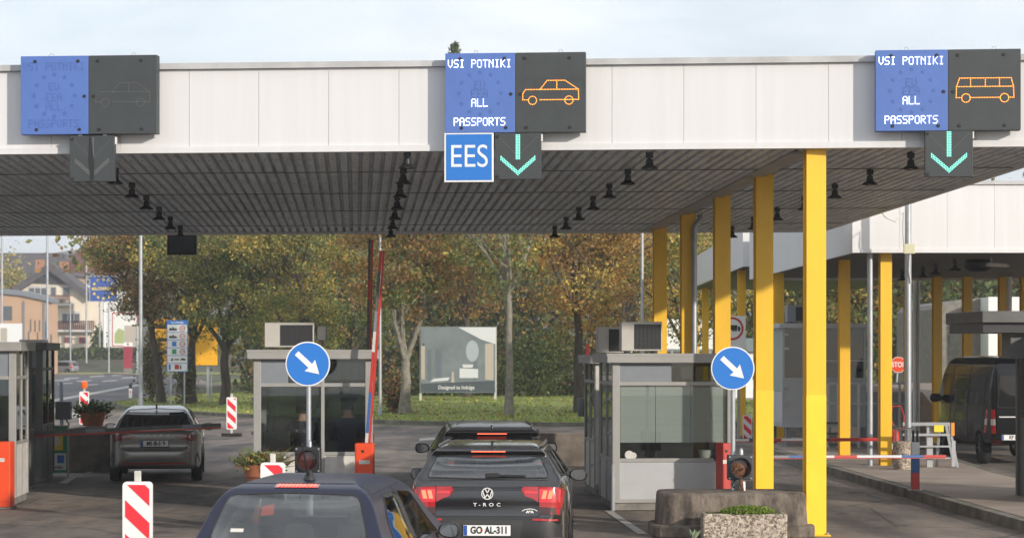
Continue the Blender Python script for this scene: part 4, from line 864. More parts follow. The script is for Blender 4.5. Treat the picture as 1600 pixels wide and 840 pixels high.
# ramp, railing, dark kiosk at the frame edge, white hall
t = thing('loading_ramp', 'raised concrete ramp with a pale top behind the steel rack', 'ramp', (X(1345, 63), 63, 0)); b = MB()
w = X(1520, 63) - X(1345, 63); ht = Z(612, 63)
b.add([(0, 0, 0), (w * .62, 0, 0), (w * 1.9, 0, 0), (0, 0, ht), (w * .55, 0, ht), (w * .70, 0, ht * .55), (w * 1.9, 0, ht * .55), (0, 12, 0), (w * 1.9, 12, 0), (0, 12, ht + .1), (w * .55, 12, ht + .1), (w * 1.9, 12, ht + .1)], [(0, 1, 5, 4, 3), (1, 2, 6, 5), (3, 4, 10, 9), (4, 5, 6, 11, 10), (0, 3, 9, 7), (2, 8, 11, 6), (7, 9, 10, 11, 8)]); b.build('ramp_body', 'paving', t)
MB().box(0, w * .52, -.05, -.002, .1, ht - .05).build('side_panel', 'bluegrey', t)
t = thing('railing', 'pale metal picket railing along the cabin platform', 'railing', (X(1292, 54.3), 54.3, 0)); w = X(1420, 54.3) - X(1292, 54.3); za, zb_ = Z(688, 54.3), Z(597, 54.3)
b = MB(); b.box(0, w, 0, .05, zb_ - .05, zb_); b.box(0, w, 0, .04, zb_ - .55, zb_ - .5); b.build('top_rail', 'galv', t); b = MB()
for k in range(9): x = k * w / 8; b.box(x, x + .06, .005, .045, za - .2, zb_ - .05)
b.build('pickets', 'offwhite', t)
b = MB()
for k in range(3): b.box(-.05, .35, -.3 - .25 * k, -.05 - .25 * k, .75 - .25 * k, .8 - .25 * k)
b.build('steps', 'aludark', t)
Y = 36.0; xk = X(1589, 36.2); t = thing('dark_kiosk', 'dark kiosk with a flat overhanging roof at the edge of the frame', 'kiosk', (xk + .157, 34.0, .152), LANE); zr = Z(520, Y) - .152; zr1 = Z(487, Y) - .152
b = MB(); b.prism([(-.88, 1.2), (2.4, 1.2), (2.4, 3.4), (-.88, 3.4)], 'z', zr + .16, zr1); b.build('roof', 'aludark', t, bevel=.01); MB().box(-.84, 2.3, 1.3, 3.3, zr, zr + .155).build('roof_underside', 'lampblack', t)
MB().box(-.02, .09, 2.12, 2.22, 0, zr).build('corner_post', 'aludark', t); MB().box(0, .06, .0, 2.1, 0, 1.3).build('side_panel', 'aludark', t); MB().box(.1, 2.3, .02, .1, 0, .95).build('lower_panel', 'aludark', t); MB().box(.1, 2.3, .04, .06, .96, zr).build('front_window', 'darkglass', t); MB().box(0, 2.3, 2.0, 2.1, 0, zr).build('back_wall', 'aludark', t)
b = MB()
for k in range(30): z = 1.32 + k * .042; b.box(.0, .03, .1, 2.1, z, z + .02)
b.build('ventilation_slats', 'lampblack', t); MB().box(.035, .06, .1, 2.1, 1.3, zr).build('slat_backing', 'black', t); MB().box(-.32, 0.2, 1.5, 2.0, zr - .42, zr - .002).build('equipment_box', 'aludark', t)
Y = 90; t = thing('white_hall', 'pale grey hall with a white annex behind the far yellow columns', 'building', (X(1468, Y), Y, 0)); w = X(1532, Y) - X(1468, Y); b = MB(); b.prism([(0, 0), (w, 0), (w, Z(466, Y)), (w * .5, Z(468, Y)), (.2, Z(474, Y)), (0, Z(482, Y))], 'y', 0, 10); b.build('wall', 'plinth', t)
MB().box(w + .002, w + 9, -1.5, 9, 0, Z(465, Y)).build('annex', 'white', t); b = MB(); b.box(.4, w - .2, -.03, -.002, 0, Z(520, Y)); b.build('door', 'plinth', t)
# low building, boards and no-lorry sign
Y = 118; t = thing('low_building', 'low white building with a green grey roof band behind the booths', 'building', (X(1038, Y), Y, 0)); w = X(1215, Y) - X(1038, Y); MB().box(0, w, 0, 8, 0, Z(550, Y)).build('wall', 'white', t); MB().box(-.2, w + .2, -.3, 8.3, Z(549, Y), Z(528, Y)).build('roof', mat('roof_band', (.16, .20, .20), .6), t)
b = MB()
for k in range(4): b.box(.6 + k * 1.4, 1.4 + k * 1.4, -.03, -.005, 1.1, 2.1)
b.build('window', 'windowdark', t)
Y = 104; t = thing('white_board', 'wide blank white board behind the yellow columns', 'board', (X(1042, Y), Y, 0)); w = X(1118, Y) - X(1042, Y); MB().box(0, w, 0, .08, Z(545, Y), Z(498, Y)).build('panel', 'white', t); b = MB(); b.box(.2, .3, .09, .19, 0, Z(500, Y)); b.box(w - .3, w - .2, .09, .19, 0, Z(500, Y)); b.build('post', 'galv', t)
Y = 62; t = thing('lorry_ban_sign', 'white board with a red ringed lorry symbol above the planter arrow sign', 'sign', (X(1147, Y), Y, 0)); w = X(1165, Y) - X(1125, Y); zc = Z(513, Y); MB().box(-w * .55, w * .45, 0, .05, Z(560, Y), Z(493, Y)).build('panel', 'white', t)
MB().ring(-.06, -.004, zc, .27, .33).build('red_ring', 'red', t); b = MB(); b.plate([(-.21, zc - .04), (.09, zc - .04), (.09, zc + .10), (-.21, zc + .10)], -.006); b.plate([(.105, zc - .04), (.18, zc - .04), (.18, zc + .03), (.15, zc + .065), (.105, zc + .065)], -.006)
for x in (-.16, -.02, .05, .14): b.disc(x, -.007, zc - .055, .028, 12)
b.build('lorry_symbol', 'lampblack', t); b = MB(); b.box(-.25, -.17, .06, .14, 0, zc); b.box(.1, .18, .06, .14, 0, zc); b.build('post', 'galv', t)
for px, Y, zt, lab in ((1087, 97, 4.6, 'slim yellow post with a small cap in front of the white board'), (1160, 72, 2.6, 'short thin yellow post right behind the planter arrow sign')):
    t = thing('yellow_post', lab, 'post', (X(px, Y), Y, 0)); MB().box(-.14 if Y > 90 else -.06, .14 if Y > 90 else .06, -.08, .08, 0, zt).build('post_body', 'yellow', t); MB().box(-.16, .16, -.1, .1, zt, zt + .03).build('post_cap', 'yellow', t)
# left: camera post, advert easel
Y = 52; t = thing('camera_post', 'dark leaning post with a black equipment box by the dark booth', 'post', (X(97, Y), Y, 0)); MB().tube([(0, 0, 0), (-.02, 0, Z(597, Y))], .045, 10).build('post', 'bluegrey', t); zc = Z(641, Y); MB().box(-.14, .22, -.14, .1, zc - .21, zc + .22).build('equipment_box', 'lampblack', t, bevel=.02); MB().tube([(.1, -.05, zc - .2), (.18, -.05, zc - .33), (.08, -.02, zc - .4)], .02, 8).build('cable', 'black', t)
Y = 44.6; t = thing('easel_board', 'green and white advertising easel beside the concrete barrier', 'sign board', (X(88, Y), Y, 0)); w = X(104, Y) - X(70, Y); h = Z(666, Y); MB().box(-w / 2, w / 2, 0, .04, .06, h).build('panel', 'boardgreen', t)
b = MB(); b.box(-w / 2 - .03, -w / 2, -.01, .05, 0, h + .03); b.box(w / 2, w / 2 + .03, -.01, .05, 0, h + .03); b.box(-w / 2, w / 2, -.01, .05, h, h + .03); b.build('frame', 'adbeige', t); MB().box(-.16, .14, -.006, -.002, h * .52, h * .88).build('yellow_field', 'euyellow', t); b = MB(); b.ring(0, -.008, h * .70, .06, .085); b.plate([(-.02, h * .6), (.02, h * .6), (.02, h * .8), (-.02, h * .8)], -.009); b.plate(star(0, h * .7, .05, 4), -.0085); b.build('emblem', 'white', t)
MB().box(-w / 2 + .02, w / 2 - .02, -.005, -.002, h * .12, h * .46).build('white_field', 'white', t); b = MB(); b.plate([(.02, h * .26), (.16, h * .26), (.16, h * .42), (.02, h * .42)], -.007); b.build('vehicle_symbol', 'signaz', t); b = MB(); text(b, 'na voljo', .085, 0, -.008, h * .175, 1, .002); b.build('lettering', 'lampblack', t)
MB().bar((-w / 2, .04, h * .95), (-w / 2, .4, 0), .03).build('prop', 'adbeige', t)

Y = 35.15; t = thing('desk_monitor', 'dark flat monitor standing on the desk of the officers booth', 'monitor', (X(432, Y), Y, .865), LANE); MB().box(-.22, .22, 0, .03, .1, .38).build('screen_housing', 'lampblack', t, bevel=.008); MB().box(-.03, .03, .01, .05, .01, .12).build('stand', 'black', t); MB().box(-.11, .11, -.05, .12, 0, .012).build('base', 'black', t)
Y = 35.2; t = thing('plant_pot', 'pale pot on the desk behind the blind of the sunlit booth', 'pot', (X(1103, Y), Y, .765), LANE); MB().lathe([(.001, 0), (.09, 0), (.13, .18), (.12, .18), (.001, .16)], n=18).build('pot_body', 'offwhite', t, smooth=True); MB().lathe([(.001, .0), (.135, .0), (.14, .02), (.001, .02)], n=18).build('saucer', 'offwhite', t, smooth=True)
b = MB(); b.box(2.3 - .9, 2.3 - .62, .012, .018, 1.2, 1.5); b.build('window_notice', 'white', b1)
b = MB(); b.disc(.27, .015, .885, .07, 18); b.disc(.34, .0145, .875, .05, 18); b.build('round_sticker', 'offwhite', b3)
# ------------------------------------------------------------------ trees
def limb(mb, p, d, L, r, depth, tips, spread=.55, up=.25, n=7, kids=(2, 3)):
    pts = [Vector(p)]; rs = [r]; d = Vector(d).normalized(); k = 4
    for i in range(k):
        d = (d + Vector((random.gauss(0, .10), random.gauss(0, .10), random.gauss(0, .05) + up * .12))).normalized()
        pts.append(pts[-1] + d * L / k); rs.append(r * (1 - .45 * (i + 1) / k))
    mb.tube(pts, rs, n, cap=False)
    if depth == 0: tips.append((pts[-1], L)); tips.append((pts[2], L)); return
    for i in range(random.choice(kids)):
        q = random.choice(pts[2:]) if i else pts[-1]
        a = random.uniform(0, 2 * pi); e = Vector((cos(a), sin(a), random.uniform(-.2, .6))); e = (d * (1 - spread) + e * spread).normalized()
        limb(mb, q, e, L * random.uniform(.62, .85), rs[-1] * .85, depth - 1, tips, spread, up, max(5, n - 1), kids)
def tree(name, label, x, y, h, trunk_r, cols, p, nleaf, crown, bark='bark', fork=.3, lean=(0, 0), depth=3, leaf=.115, spread=.55, sparse=0.0, z0=0.1, group='trees behind the border booths', low=0.0, seed=0, rc=.75):
    nleaf = int(nleaf * 1.75); random.seed(seed + 11); t = thing(name, label, 'tree', (x, y, z0), 0, group)
    mb = MB(); tips = []; fz = h * fork
    pts = [Vector((0, 0, 0))]; rs = [trunk_r * 1.35]
    for i in range(1, 6): pts.append(Vector((lean[0] * i / 5 + random.gauss(0, .03), lean[1] * i / 5, fz * i / 5))); rs.append(trunk_r * (1.05 - .3 * i / 5))
    mb.tube(pts, rs, 10, cap=False); top = pts[-1]
    for i in range(4):
        a = i * pi / 2 + random.uniform(-.4, .4); limb(mb, top - Vector((0, 0, random.uniform(0, fz * .12))), (cos(a) * .55, sin(a) * .55, 1), (h - fz) * .42, trunk_r * .52, depth - 1, tips, spread)
    limb(mb, top, (0, 0, 1), (h - fz) * .45, trunk_r * .6, depth - 1, tips, spread)
    mb.build('trunk', bark, t, smooth=True)
    rx, ry, zc, rz = crown                                     # crown ellipsoid
    C = []; T = np.array([tuple(q[0]) for q in tips]); K = 110
    cl = []
    for _ in range(K):
        if random.random() < .45 and len(T): cl.append(T[random.randrange(len(T))] + RNG.normal(0, .2, 3))
        else:
            d = RNG.normal(size=3); d /= np.linalg.norm(d); rr_ = random.uniform(.5, 1.0); cl.append(np.array([lean[0] + d[0] * rx * rr_, lean[1] + d[1] * ry * rr_, zc + d[2] * rz * rr_]))
    cl = np.array(cl); wt = RNG.uniform(.3, 1.0, K); wt /= wt.sum(); ci = RNG.choice(K, nleaf, p=wt)
    sg = RNG.uniform(.22, .55, K) * rx / 3.0 * rc
    C = cl[ci] + RNG.normal(size=(nleaf, 3)) * sg[ci][:, None] * np.array([1.2, 1.2, .75]); C[:, 2] = np.maximum(C[:, 2], low + .15)
    Vq, Q = leaf_quads(C, leaf)
    # colour goes by clump, with stray leaves of the other kinds
    cm = RNG.choice(len(cols), K, p=p); mi = cm[ci]; stray = RNG.random(nleaf) < .3; mi[stray] = RNG.choice(len(cols), stray.sum(), p=p)
    arrays('crown', Vq, Q, [LEAF[c] for c in cols], mi, t); return t
gc = ['olive', 'green', 'gold', 'orange']; go_ = ['orange', 'rust', 'gold', 'olive']; gd = ['dark', 'green', 'brown', 'olive']
tree('broadleaf_tree', 'green and bronze tree spreading over the info board beside the lamp post', X(300, 106), 106, 10.6, .22, ['olive', 'green', 'rust', 'orange'], [.36, .26, .2, .18], 13000, (3.6, 3.0, 6.0, 3.4), fork=.3, seed=1, low=3.6)
tree('broadleaf_tree', 'bushy dark green tree behind the striped panel and silver car', X(352, 102), 102, 9.8, .24, ['green', 'olive', 'dark', 'gold'], [.42, .28, .18, .12], 13000, (3.2, 2.6, 5.0, 3.6), fork=.26, seed=2, low=1.4)
tree('broadleaf_tree', 'leaning tree with reddish crown reaching over the blue star board', X(252, 106), 106, 10.5, .2, ['rust', 'olive', 'brown', 'orange'], [.34, .34, .18, .14], 9000, (3.1, 2.6, 7.0, 2.9), fork=.4, lean=(-.5, 0), seed=3, low=3.4)
tree('broadleaf_tree', 'yellowing green tree rising above the officers booth', X(470, 98), 98, 10.5, .22, ['olive', 'gold', 'green', 'orange'], [.42, .2, .26, .12], 13000, (3.8, 3.0, 6.2, 3.8), fork=.25, seed=4, low=1.6)
tree('broadleaf_tree', 'dark green tree directly behind the raised barrier arm', X(552, 108), 108, 10.5, .2, ['green', 'dark', 'olive', 'orange'], [.38, .3, .22, .1], 11000, (3.2, 3.0, 5.6, 4.2), fork=.25, seed=5, low=1.0)
tree('broadleaf_tree', 'tree with a forked grey trunk and orange top beside the poster hoarding', X(634, 87), 87, 9.6, .22, ['rust', 'olive', 'orange', 'green'], [.28, .3, .26, .16], 12000, (3.2, 2.8, 6.2, 3.0), bark='palebark', fork=.22, seed=6, low=2.7)
tree('broadleaf_tree', 'slender pale barked tree with thin foliage in the middle of the lawn', X(795, 85), 85, 10.5, .155, ['green', 'olive', 'gold'], [.5, .35, .15], 2300, (2.2, 2.0, 6.6, 2.4), bark='palebark', fork=.47, depth=4, spread=.42, seed=7, low=4.0, leaf=.13)
tree('broadleaf_tree', 'tall orange and brown tree left of the air conditioners', X(905, 88), 88, 10.0, .2, ['orange', 'rust', 'gold', 'olive'], [.4, .24, .18, .18], 9500, (3.0, 2.8, 6.0, 3.6), fork=.4, seed=8, low=1.8)
tree('broadleaf_tree', 'orange leaved tree glowing behind the slim lamp post', X(975, 120), 120, 12, .2, ['orange', 'gold', 'olive', 'rust'], [.36, .24, .26, .14], 11000, (4.0, 3.2, 7.0, 4.6), fork=.3, seed=9, low=1.5)
tree('broadleaf_tree', 'golden green tree with loose branches behind the drain pipe column', X(1075, 92), 92, 8.6, .18, ['gold', 'olive', 'orange', 'green'], [.3, .34, .18, .18], 6500, (2.7, 2.4, 5.4, 2.7), fork=.3, seed=10, low=2.6)
tree('broadleaf_tree', 'brown leaved tree between the hoarding and the slender pale tree', X(730, 120), 120, 13, .22, ['brown', 'rust', 'dark', 'orange'], [.34, .3, .18, .18], 12000, (3.8, 3.0, 8.0, 3.6), fork=.35, seed=12, low=4.2)
for i, (px, lab) in enumerate(((1235, 'dark green tree behind the raised cabin'), (1330, 'green tree with orange patches between the cabin and stop sign'), (1425, 'bright olive tree above the stop sign'), (1530, 'dull green tree behind the white hall'), (1620, 'last dull green tree beyond the white hall'))):
    tree('broadleaf_tree', lab, X(px, 128 + 4 * i), 128 + 4 * i, 11.5, .24, ['olive', 'green', 'gold', 'dark'], [[.3, .3, .2, .2], [.3, .2, .3, .2], [.45, .25, .2, .1], [.4, .3, .1, .2], [.4, .3, .1, .2]][i], 11000, (4.6, 3.4, 6.2, 5.2), fork=.25, seed=20 + i, low=.4, leaf=.17, z0=0)
# conifer whose tip shows above the canopy
t = thing('conifer_tree', 'conifer whose tip pokes up above the canopy behind the centre display', 'tree', (X(710, 150), 150, 0)); H = Z(64, 150)
MB().tube([(0, 0, 0), (0, 0, H * .6), (0, 0, H)], [.35, .2, .02], 8).build('trunk', 'bark', t)
C = []
for k in range(60):
    z = H * (.25 + .75 * k / 60) ; R = (H - z) * .21 + .08
    for j in range(9):
        a = RNG.uniform(0, 2 * pi)
        for s in np.linspace(.15, 1, 14): C.append((cos(a) * R * s + RNG.normal(0, .08), sin(a) * R * s + RNG.normal(0, .08), z - .28 * R * s + RNG.normal(0, .08)))
Vq, Q = leaf_quads(np.array(C), .26); arrays('crown', Vq, Q, [LEAF['dark'], LEAF['green']], RNG.integers(0, 2, len(C)), t)
# the far woods, one mass
n = 150000; C = []
K = 1500; cl = np.stack([RNG.uniform(-26, 62, K), RNG.uniform(126, 172, K), 15.5 * RNG.uniform(0.01, 1, K) ** 1.3], 1); cl[:, 2] = np.minimum(cl[:, 2], 9 + .1 * (cl[:, 1] - 126) + 3 * np.sin(cl[:, 0] * .5))
ci = RNG.integers(0, K, n); C = cl[ci] + RNG.normal(size=(n, 3)) * np.array([1.25, 1.0, 1.0]); C[:, 2] = np.maximum(C[:, 2], .1); keep = (C[:, 0] > -15 - .16 * (C[:, 1] - 126)) | (C[:, 2] > 7.5); C = C[keep]; ci = ci[keep]
Vq, Q = leaf_quads(C, .34); cm = RNG.choice(5, K, p=[.36, .22, .2, .12, .1]); mi = cm[ci]
o = arrays('woods', Vq, Q, [LEAF['dark'], LEAF['green'], LEAF['olive'], LEAF['rust'], LEAF['orange']], mi); tag(o, 'dense mixed autumn woods closing the view behind the lawn', 'woods', kind='stuff')
b = MB()
for k in range(90):
    x, y = RNG.uniform(-20, 60), RNG.uniform(130, 172); b.tube([(x, y, 0), (x + RNG.normal(0, .4), y, 11)], [.16, .07], 6, cap=False)
o = b.build('woods_trunks', 'bark'); tag(o, 'thin dark trunks standing deep inside the autumn woods', 'woods', kind='stuff')
# undergrowth at the edge of the woods
n = 26000; C = np.stack([RNG.uniform(-19, 34, n), RNG.normal(127, 2.2, n), np.abs(RNG.normal(0, .9, n)) + .05], 1); C[:, 2] *= .55 + .45 * np.sin(C[:, 0] * 1.3) ** 2; C = C[(C[:, 0] > -14) | (C[:, 1] > 132)]
Vq, Q = leaf_quads(C, .2); o = arrays('undergrowth', Vq, Q, [LEAF['dark'], LEAF['green'], LEAF['brown']], RNG.choice(3, len(C), p=[.5, .35, .15])); tag(o, 'tangled dark undergrowth along the edge of the woods', 'undergrowth', kind='stuff')
# shrubs with ivy by the board, hedge by the house
def shrub(label, px, Y, rx, rz, cols, n=2600, name='shrub', leaf=.13, z0=.1):
    t = thing(name, label, 'shrub', (X(px, Y), Y, z0), 0); b = MB()
    for k in range(6): a = k * 1.05; b.tube([(0, 0, 0), (cos(a) * rx * .4, sin(a) * rx * .4, rz * .8)], [.04, .01], 5)
    b.build('stem', 'bark', t); C = RNG.normal(size=(n, 3)) * np.array([rx * .42, rx * .4, rz * .4]) + np.array([0, 0, rz * .8]); C[:, 2] = np.maximum(C[:, 2], .03)
    Vq, Q = leaf_quads(C, leaf); arrays('foliage', Vq, Q, [LEAF[c] for c in cols], RNG.integers(0, len(cols), n), t)
shrub('brown leafy shrub hugging the ivy covered post beside the info board', 238, 109, .75, 2.2, ['brown', 'dark', 'olive'])
shrub('brown bush at the foot of the forked grey trunk', 617, 88.5, .55, 1.0, ['brown', 'rust', 'dark'], 1500)
shrub('dark brush around the stems under the dark green tree', 288, 104, .55, 1.6, ['brown', 'dark', 'green'], 1500)
shrub('dark green bush under the poster hoarding', 690, 124, 1.6, 1.5, ['dark', 'green'], 3000)
shrub('dark evergreen bush between the pale tree and orange tree', 840, 122, 2.0, 2.4, ['dark', 'green'], 5000)
Y = 288; t = thing('hedge', 'long clipped dark hedge along the road below the house', 'hedge', (X(84, Y), Y, 0)); w = X(240, Y) - X(84, Y); MB().box(.2, w - .2, .3, 1.7, 0, 2.0).build('hedge_core', mat('hedge_core', (.03, .045, .015), .9), t)
C = np.stack([RNG.uniform(0, w, 9000), RNG.uniform(-.1, 2, 9000), RNG.uniform(0, Z(546, Y) + .2, 9000)], 1); Vq, Q = leaf_quads(C, .42); arrays('foliage', Vq, Q, [LEAF['dark'], LEAF['green']], RNG.integers(0, 2, 9000), t)
shrub('small conifer shaped shrub beside the far house wall', 154, 296, 1.0, 2.4, ['green', 'dark'], 1200, leaf=.4, z0=2)
shrub('yellow leaved bush at the roof of the peach building', 12, 330, 3.2, 4.5, ['gold', 'olive'], 1500, leaf=.5, z0=9.5)

# ------------------------------------------------------------------ buildings far behind
Y = 300.0; S = Y / F; xh = X(90, Y); zb = Z(575, Y); t = thing('chalet_house', 'cream gabled house with brown balconies and a dark roof beyond the road', 'house', (xh, Y, zb))
P = lambda px, py: ((px - 90) * S, Z(py, Y) - zb)
b = MB(); b.prism([P(28, 575), P(149, 575), P(149, 466), P(140, 462), P(80, 420), P(28, 455)], 'y', 0, 5); b.build('wall', 'cream', t)
b = MB(); b.prism([P(80, 410), P(141, 458), P(141, 469), P(80, 424), P(22, 461), P(22, 450)], 'y', -1.1, 5.5); r = b.build('roof', 'roofgrey', t); b = MB(); b.prism([P(80, 421), P(107, 441), P(104, 444), P(55, 442), P(52, 440)], 'y', -.3, -.01); b.build('gable_boards', mat('gable_board', (.05, .05, .055), .8), t)
for px, py in ((54, 404), (92, 407)):
    b = MB(); p = P(px, py); b.box(p[0] - .55, p[0] + .55, 3, 4, p[1] - 2.5, p[1]); b.build('chimney', 'brick', r)
for x0, x1, y0, y1 in ((45, 73, 450, 463), (79, 88, 449, 461), (98, 110, 449, 463), (97, 125, 490, 504), (83, 86, 488, 512)):
    p, q = P(x0, y1), P(x1, y0); f = MB().box(p[0], q[0], -.06, -.005, p[1], q[1]).build('window', 'windowdark', t); k = max(1, round((x1 - x0) / 9)); fr = MB()
    for i in range(k + 1): xx = p[0] + (q[0] - p[0]) * i / k; fr.box(xx - .06, xx + .06, -.09, -.061, p[1], q[1])
    fr.box(p[0], q[0], -.1, -.061, q[1], q[1] + .35); fr.build('window_frame', 'offwhite', f)
for x0, x1, y0, y1 in ((101, 112, 526, 535), (124, 134, 526, 536)):
    p, q = P(x0, y1), P(x1, y0); f = MB().box(p[0], q[0], -.06, -.005, p[1], q[1]).build('window', 'windowdark', t); fr = MB(); fr.box(p[0], p[0] + .35, -.12, -.061, p[1], q[1]); fr.box(q[0] - .35, q[0], -.12, -.061, p[1], q[1]); fr.build('shutter', mat('red_shutter', (.25, .03, .03), .6), f)
for x0, x1, y0, y1 in ((70, 115, 461, 474), (80, 150, 501, 515)):
    p, q = P(x0, y1), P(x1, y0); bl_ = MB().box(p[0], q[0], -1.3, -.01, p[1] - .3, p[1]).build('balcony', 'offwhite', t); rl = MB(); rl.box(p[0], q[0], -1.3, -1.2, q[1] - .12, q[1]); xx = p[0]
    while xx < q[0] - .2: rl.box(xx, xx + .19, -1.28, -1.22, p[1], q[1] - .12); xx += .27
    rl.build('balustrade', 'wood', bl_)
Y2 = 345; t = thing('brown_roofed_house', 'white house with a brown red roof half hidden behind the cream house', 'house', (X(130, Y2), Y2, 3)); P2 = lambda px, py: ((px - 130) / F * Y2, Z(py, Y2) - 3)
MB().prism([P2(112, 560), P2(190, 560), P2(190, 450), P2(118, 444)], 'y', 0, 12).build('wall', 'white', t); MB().prism([P2(98, 418), P2(128, 385), P2(192, 385), P2(196, 445), P2(140, 424)], 'y', -.8, 12.5).build('roof', 'roofbrown', t); MB().prism([P2(98, 424), P2(100, 412), P2(108, 407), P2(138, 422), P2(136, 428)], 'y', -.9, -.805).build('wooden_gable', 'wood', t)
b = MB(); p = P2(152, 440); b.box(p[0], p[0] + 1.5, -.1, -.01, p[1] - 2.5, p[1] - 1); b.build('window', 'windowdark', t)
Y3 = 420; t = thing('long_hall', 'long dark roofed hall on the slope behind the houses', 'building', (X(50, Y3), Y3, 3)); P3 = lambda px, py: ((px - 50) / F * Y3, Z(py, Y3) - 3)
MB().prism([P3(-60, 395), P3(98, 395), P3(118, 430), P3(-60, 432)], 'y', 0, 14).build('roof', 'roofgrey', t); MB().prism([P3(-58, 432), P3(112, 430), P3(112, 560), P3(-58, 560)], 'y', .5, 13).build('wall', 'peach', t)
Y4 = 260; t = thing('peach_building', 'flat roofed peach building with slot windows above the near booth', 'building', (X(0, Y4), Y4, 0)); P4 = lambda px, py: ((px - 0) / F * Y4, Z(py, Y4))
MB().prism([P4(-90, 590), P4(82, 590), P4(82, 472), P4(68, 468), P4(36, 462), P4(-90, 448)], 'y', 0, 3).build('wall', 'peach', t); MB().prism([P4(-92, 441), P4(38, 454), P4(70, 462), P4(84, 467), P4(84, 473), P4(68, 469), P4(36, 462), P4(-92, 449)], 'y', -.4, 3.2).build('roof', 'bluegrey', t)
b = MB()
for x, y0, y1 in ((45, 517, 530), (48, 498, 518), (55, 500, 518), (62, 500, 517), (59, 519, 535), (72, 502, 535), (80, 522, 545)): p, q = P4(x - .8, y1), P4(x + .8, y0); b.box(p[0], q[0], -.06, -.005, p[1], q[1])
b.build('window', 'windowdark', t); b = MB(); p, q = P4(2, 500), P4(19, 478); b.box(p[0], q[0], -.06, -.005, p[1], q[1]); b.build('window', 'windowdark', t)
b = MB()
for px in (37, 69): p = P4(px, 590); b.box(p[0] - .12, p[0] + .12, -.12, -.005, 0, P4(0, 470)[1])
b.build('down_pipe', 'bluegrey', t)
t = thing('shop_sign', 'pale sign panel with ochre marks in front of the peach building', 'sign', (X(14, 240), 240, 0)); MB().box(-1.6, 1.4, 0, .3, Z(536, 240), Z(505, 240)).build('panel', 'white', t); MB().box(-.9, -.2, -.05, -.005, Z(533, 240), Z(512, 240)).build('ochre_mark', 'adbeige', t); b = MB(); b.box(-1.4, -1.2, .31, .5, 0, Z(510, 240)); b.box(1., 1.2, .31, .5, 0, Z(510, 240)); b.build('post', 'galv', t)
# ------------------------------------------------------------------ boards, masts
def board(name, label, cat, x0, x1, y0, y1, Y, face, border=None, bw=.08, posts=(.12, .88), zb=0.0, pm='galv', pw=.07):
    t = thing(name, label, cat, (X((x0 + x1) / 2, Y), Y, zb)); w = (x1 - x0) / F * Y; z0, z1 = Z(y1, Y) - zb, Z(y0, Y) - zb
    MB().box(-w / 2, w / 2, 0, .08, z0, z1).build('panel', border or face, t)
    if border: MB().box(-w / 2 + bw, w / 2 - bw, -.006, -.001, z0 + bw, z1 - bw).build('board_face', face, t)
    for k in posts: MB().box(-w / 2 + w * k - pw, -w / 2 + w * k + pw, .081, .081 + pw * 2, 0, z1 - .05).build('post', pm, t)
    return t, w, z0, z1
t, w, z0, z1 = board('poster_hoarding', 'large bathroom poster hoarding standing on the lawn before the woods', 'hoarding', 657, 774, 510, 613, 112, 'adgrey', None, posts=(), zb=.1)
pz = lambda py: Z(py, 112) - .1; pxx = lambda px: (px - 715.5) / F * 112
for k, z in ((-.5, -.6), (.5, -.6)): MB().box(k * w - .06, k * w + .06, .0815, .2, 0, z1).build('post', 'offwhite', t)
b = MB(); b.plate([(pxx(716), pz(511)), (pxx(774), pz(511)), (pxx(774), pz(537)), (pxx(752), pz(530))], -.004); b.plate([(pxx(672), pz(596)), (pxx(700), pz(594)), (pxx(703), pz(589)), (pxx(678), pz(591))], -.0052); b.plate([(pxx(718), pz(590)), (pxx(747), pz(590)), (pxx(747), pz(576)), (pxx(718), pz(575))], -.0057); b.plate([(pxx(724), pz(574)), (pxx(738), pz(574)), (pxx(740), pz(569)), (pxx(722), pz(569))], -.0061); b.build('poster_light_shapes', 'adlight', t); b = MB(); b.plate([(pxx(738) + .33 * cos(a * pi / 12), pz(548) + .55 * sin(a * pi / 12)) for a in range(24)], -.0045); b.build('poster_mirror_shape', 'addisc', t)
b = MB(); b.plate([(pxx(758), pz(592)), (pxx(771), pz(594)), (pxx(771), pz(536)), (pxx(758), pz(537))], -.004); b.plate([(pxx(658), pz(592)), (pxx(664), pz(592)), (pxx(664), pz(540)), (pxx(658), pz(540))], -.0041); b.plate([(pxx(705), pz(597)), (pxx(710), pz(597)), (pxx(709), pz(580)), (pxx(706), pz(580))], -.0042); b.build('poster_beige_shapes', 'adbeige', t)
b = MB(); b.plate([(pxx(658), pz(612)), (pxx(773), pz(612)), (pxx(773), pz(594)), (pxx(658), pz(599))], -.0030); b.build('poster_dark_floor', 'addark', t); b = MB()
for a, c in ((668, 674), (680, 690), (740, 745)): b.plate([(pxx(a), pz(594)), (pxx(c), pz(594)), (pxx(c), pz(545)), (pxx(a), pz(545))], -.0020)
b.build('poster_shadow_shapes', 'admid', t); text(MB(), 'Designed to Indulge', .27, pxx(713), -.007, pz(605), .86, .003).build('lettering', 'white', t)
t, w, z0, z1 = board('info_board', 'tall white board of speed limits with blue header beside the lamp post', 'sign', 260.5, 293.5, 500, 580.5, 100, 'white', 'signaz', .03, posts=(.18, .82), zb=.1, pw=.035)
MB().box(-w / 2 + .02, w / 2 - .02, -.009, -.0062, z1 - .2, z1 - .02).build('header', 'signaz', t); text(MB(), 'SLOVENIJA', .13, 0, -.0125, z1 - .11, .9, .002).build('header_lettering', 'white', t)
rows = [z1 - .2 - (z1 - z0 - .24) * (k + .5) / 6 for k in range(6)]; b = MB(); b2_ = MB(); b3_ = MB(); b4 = MB()
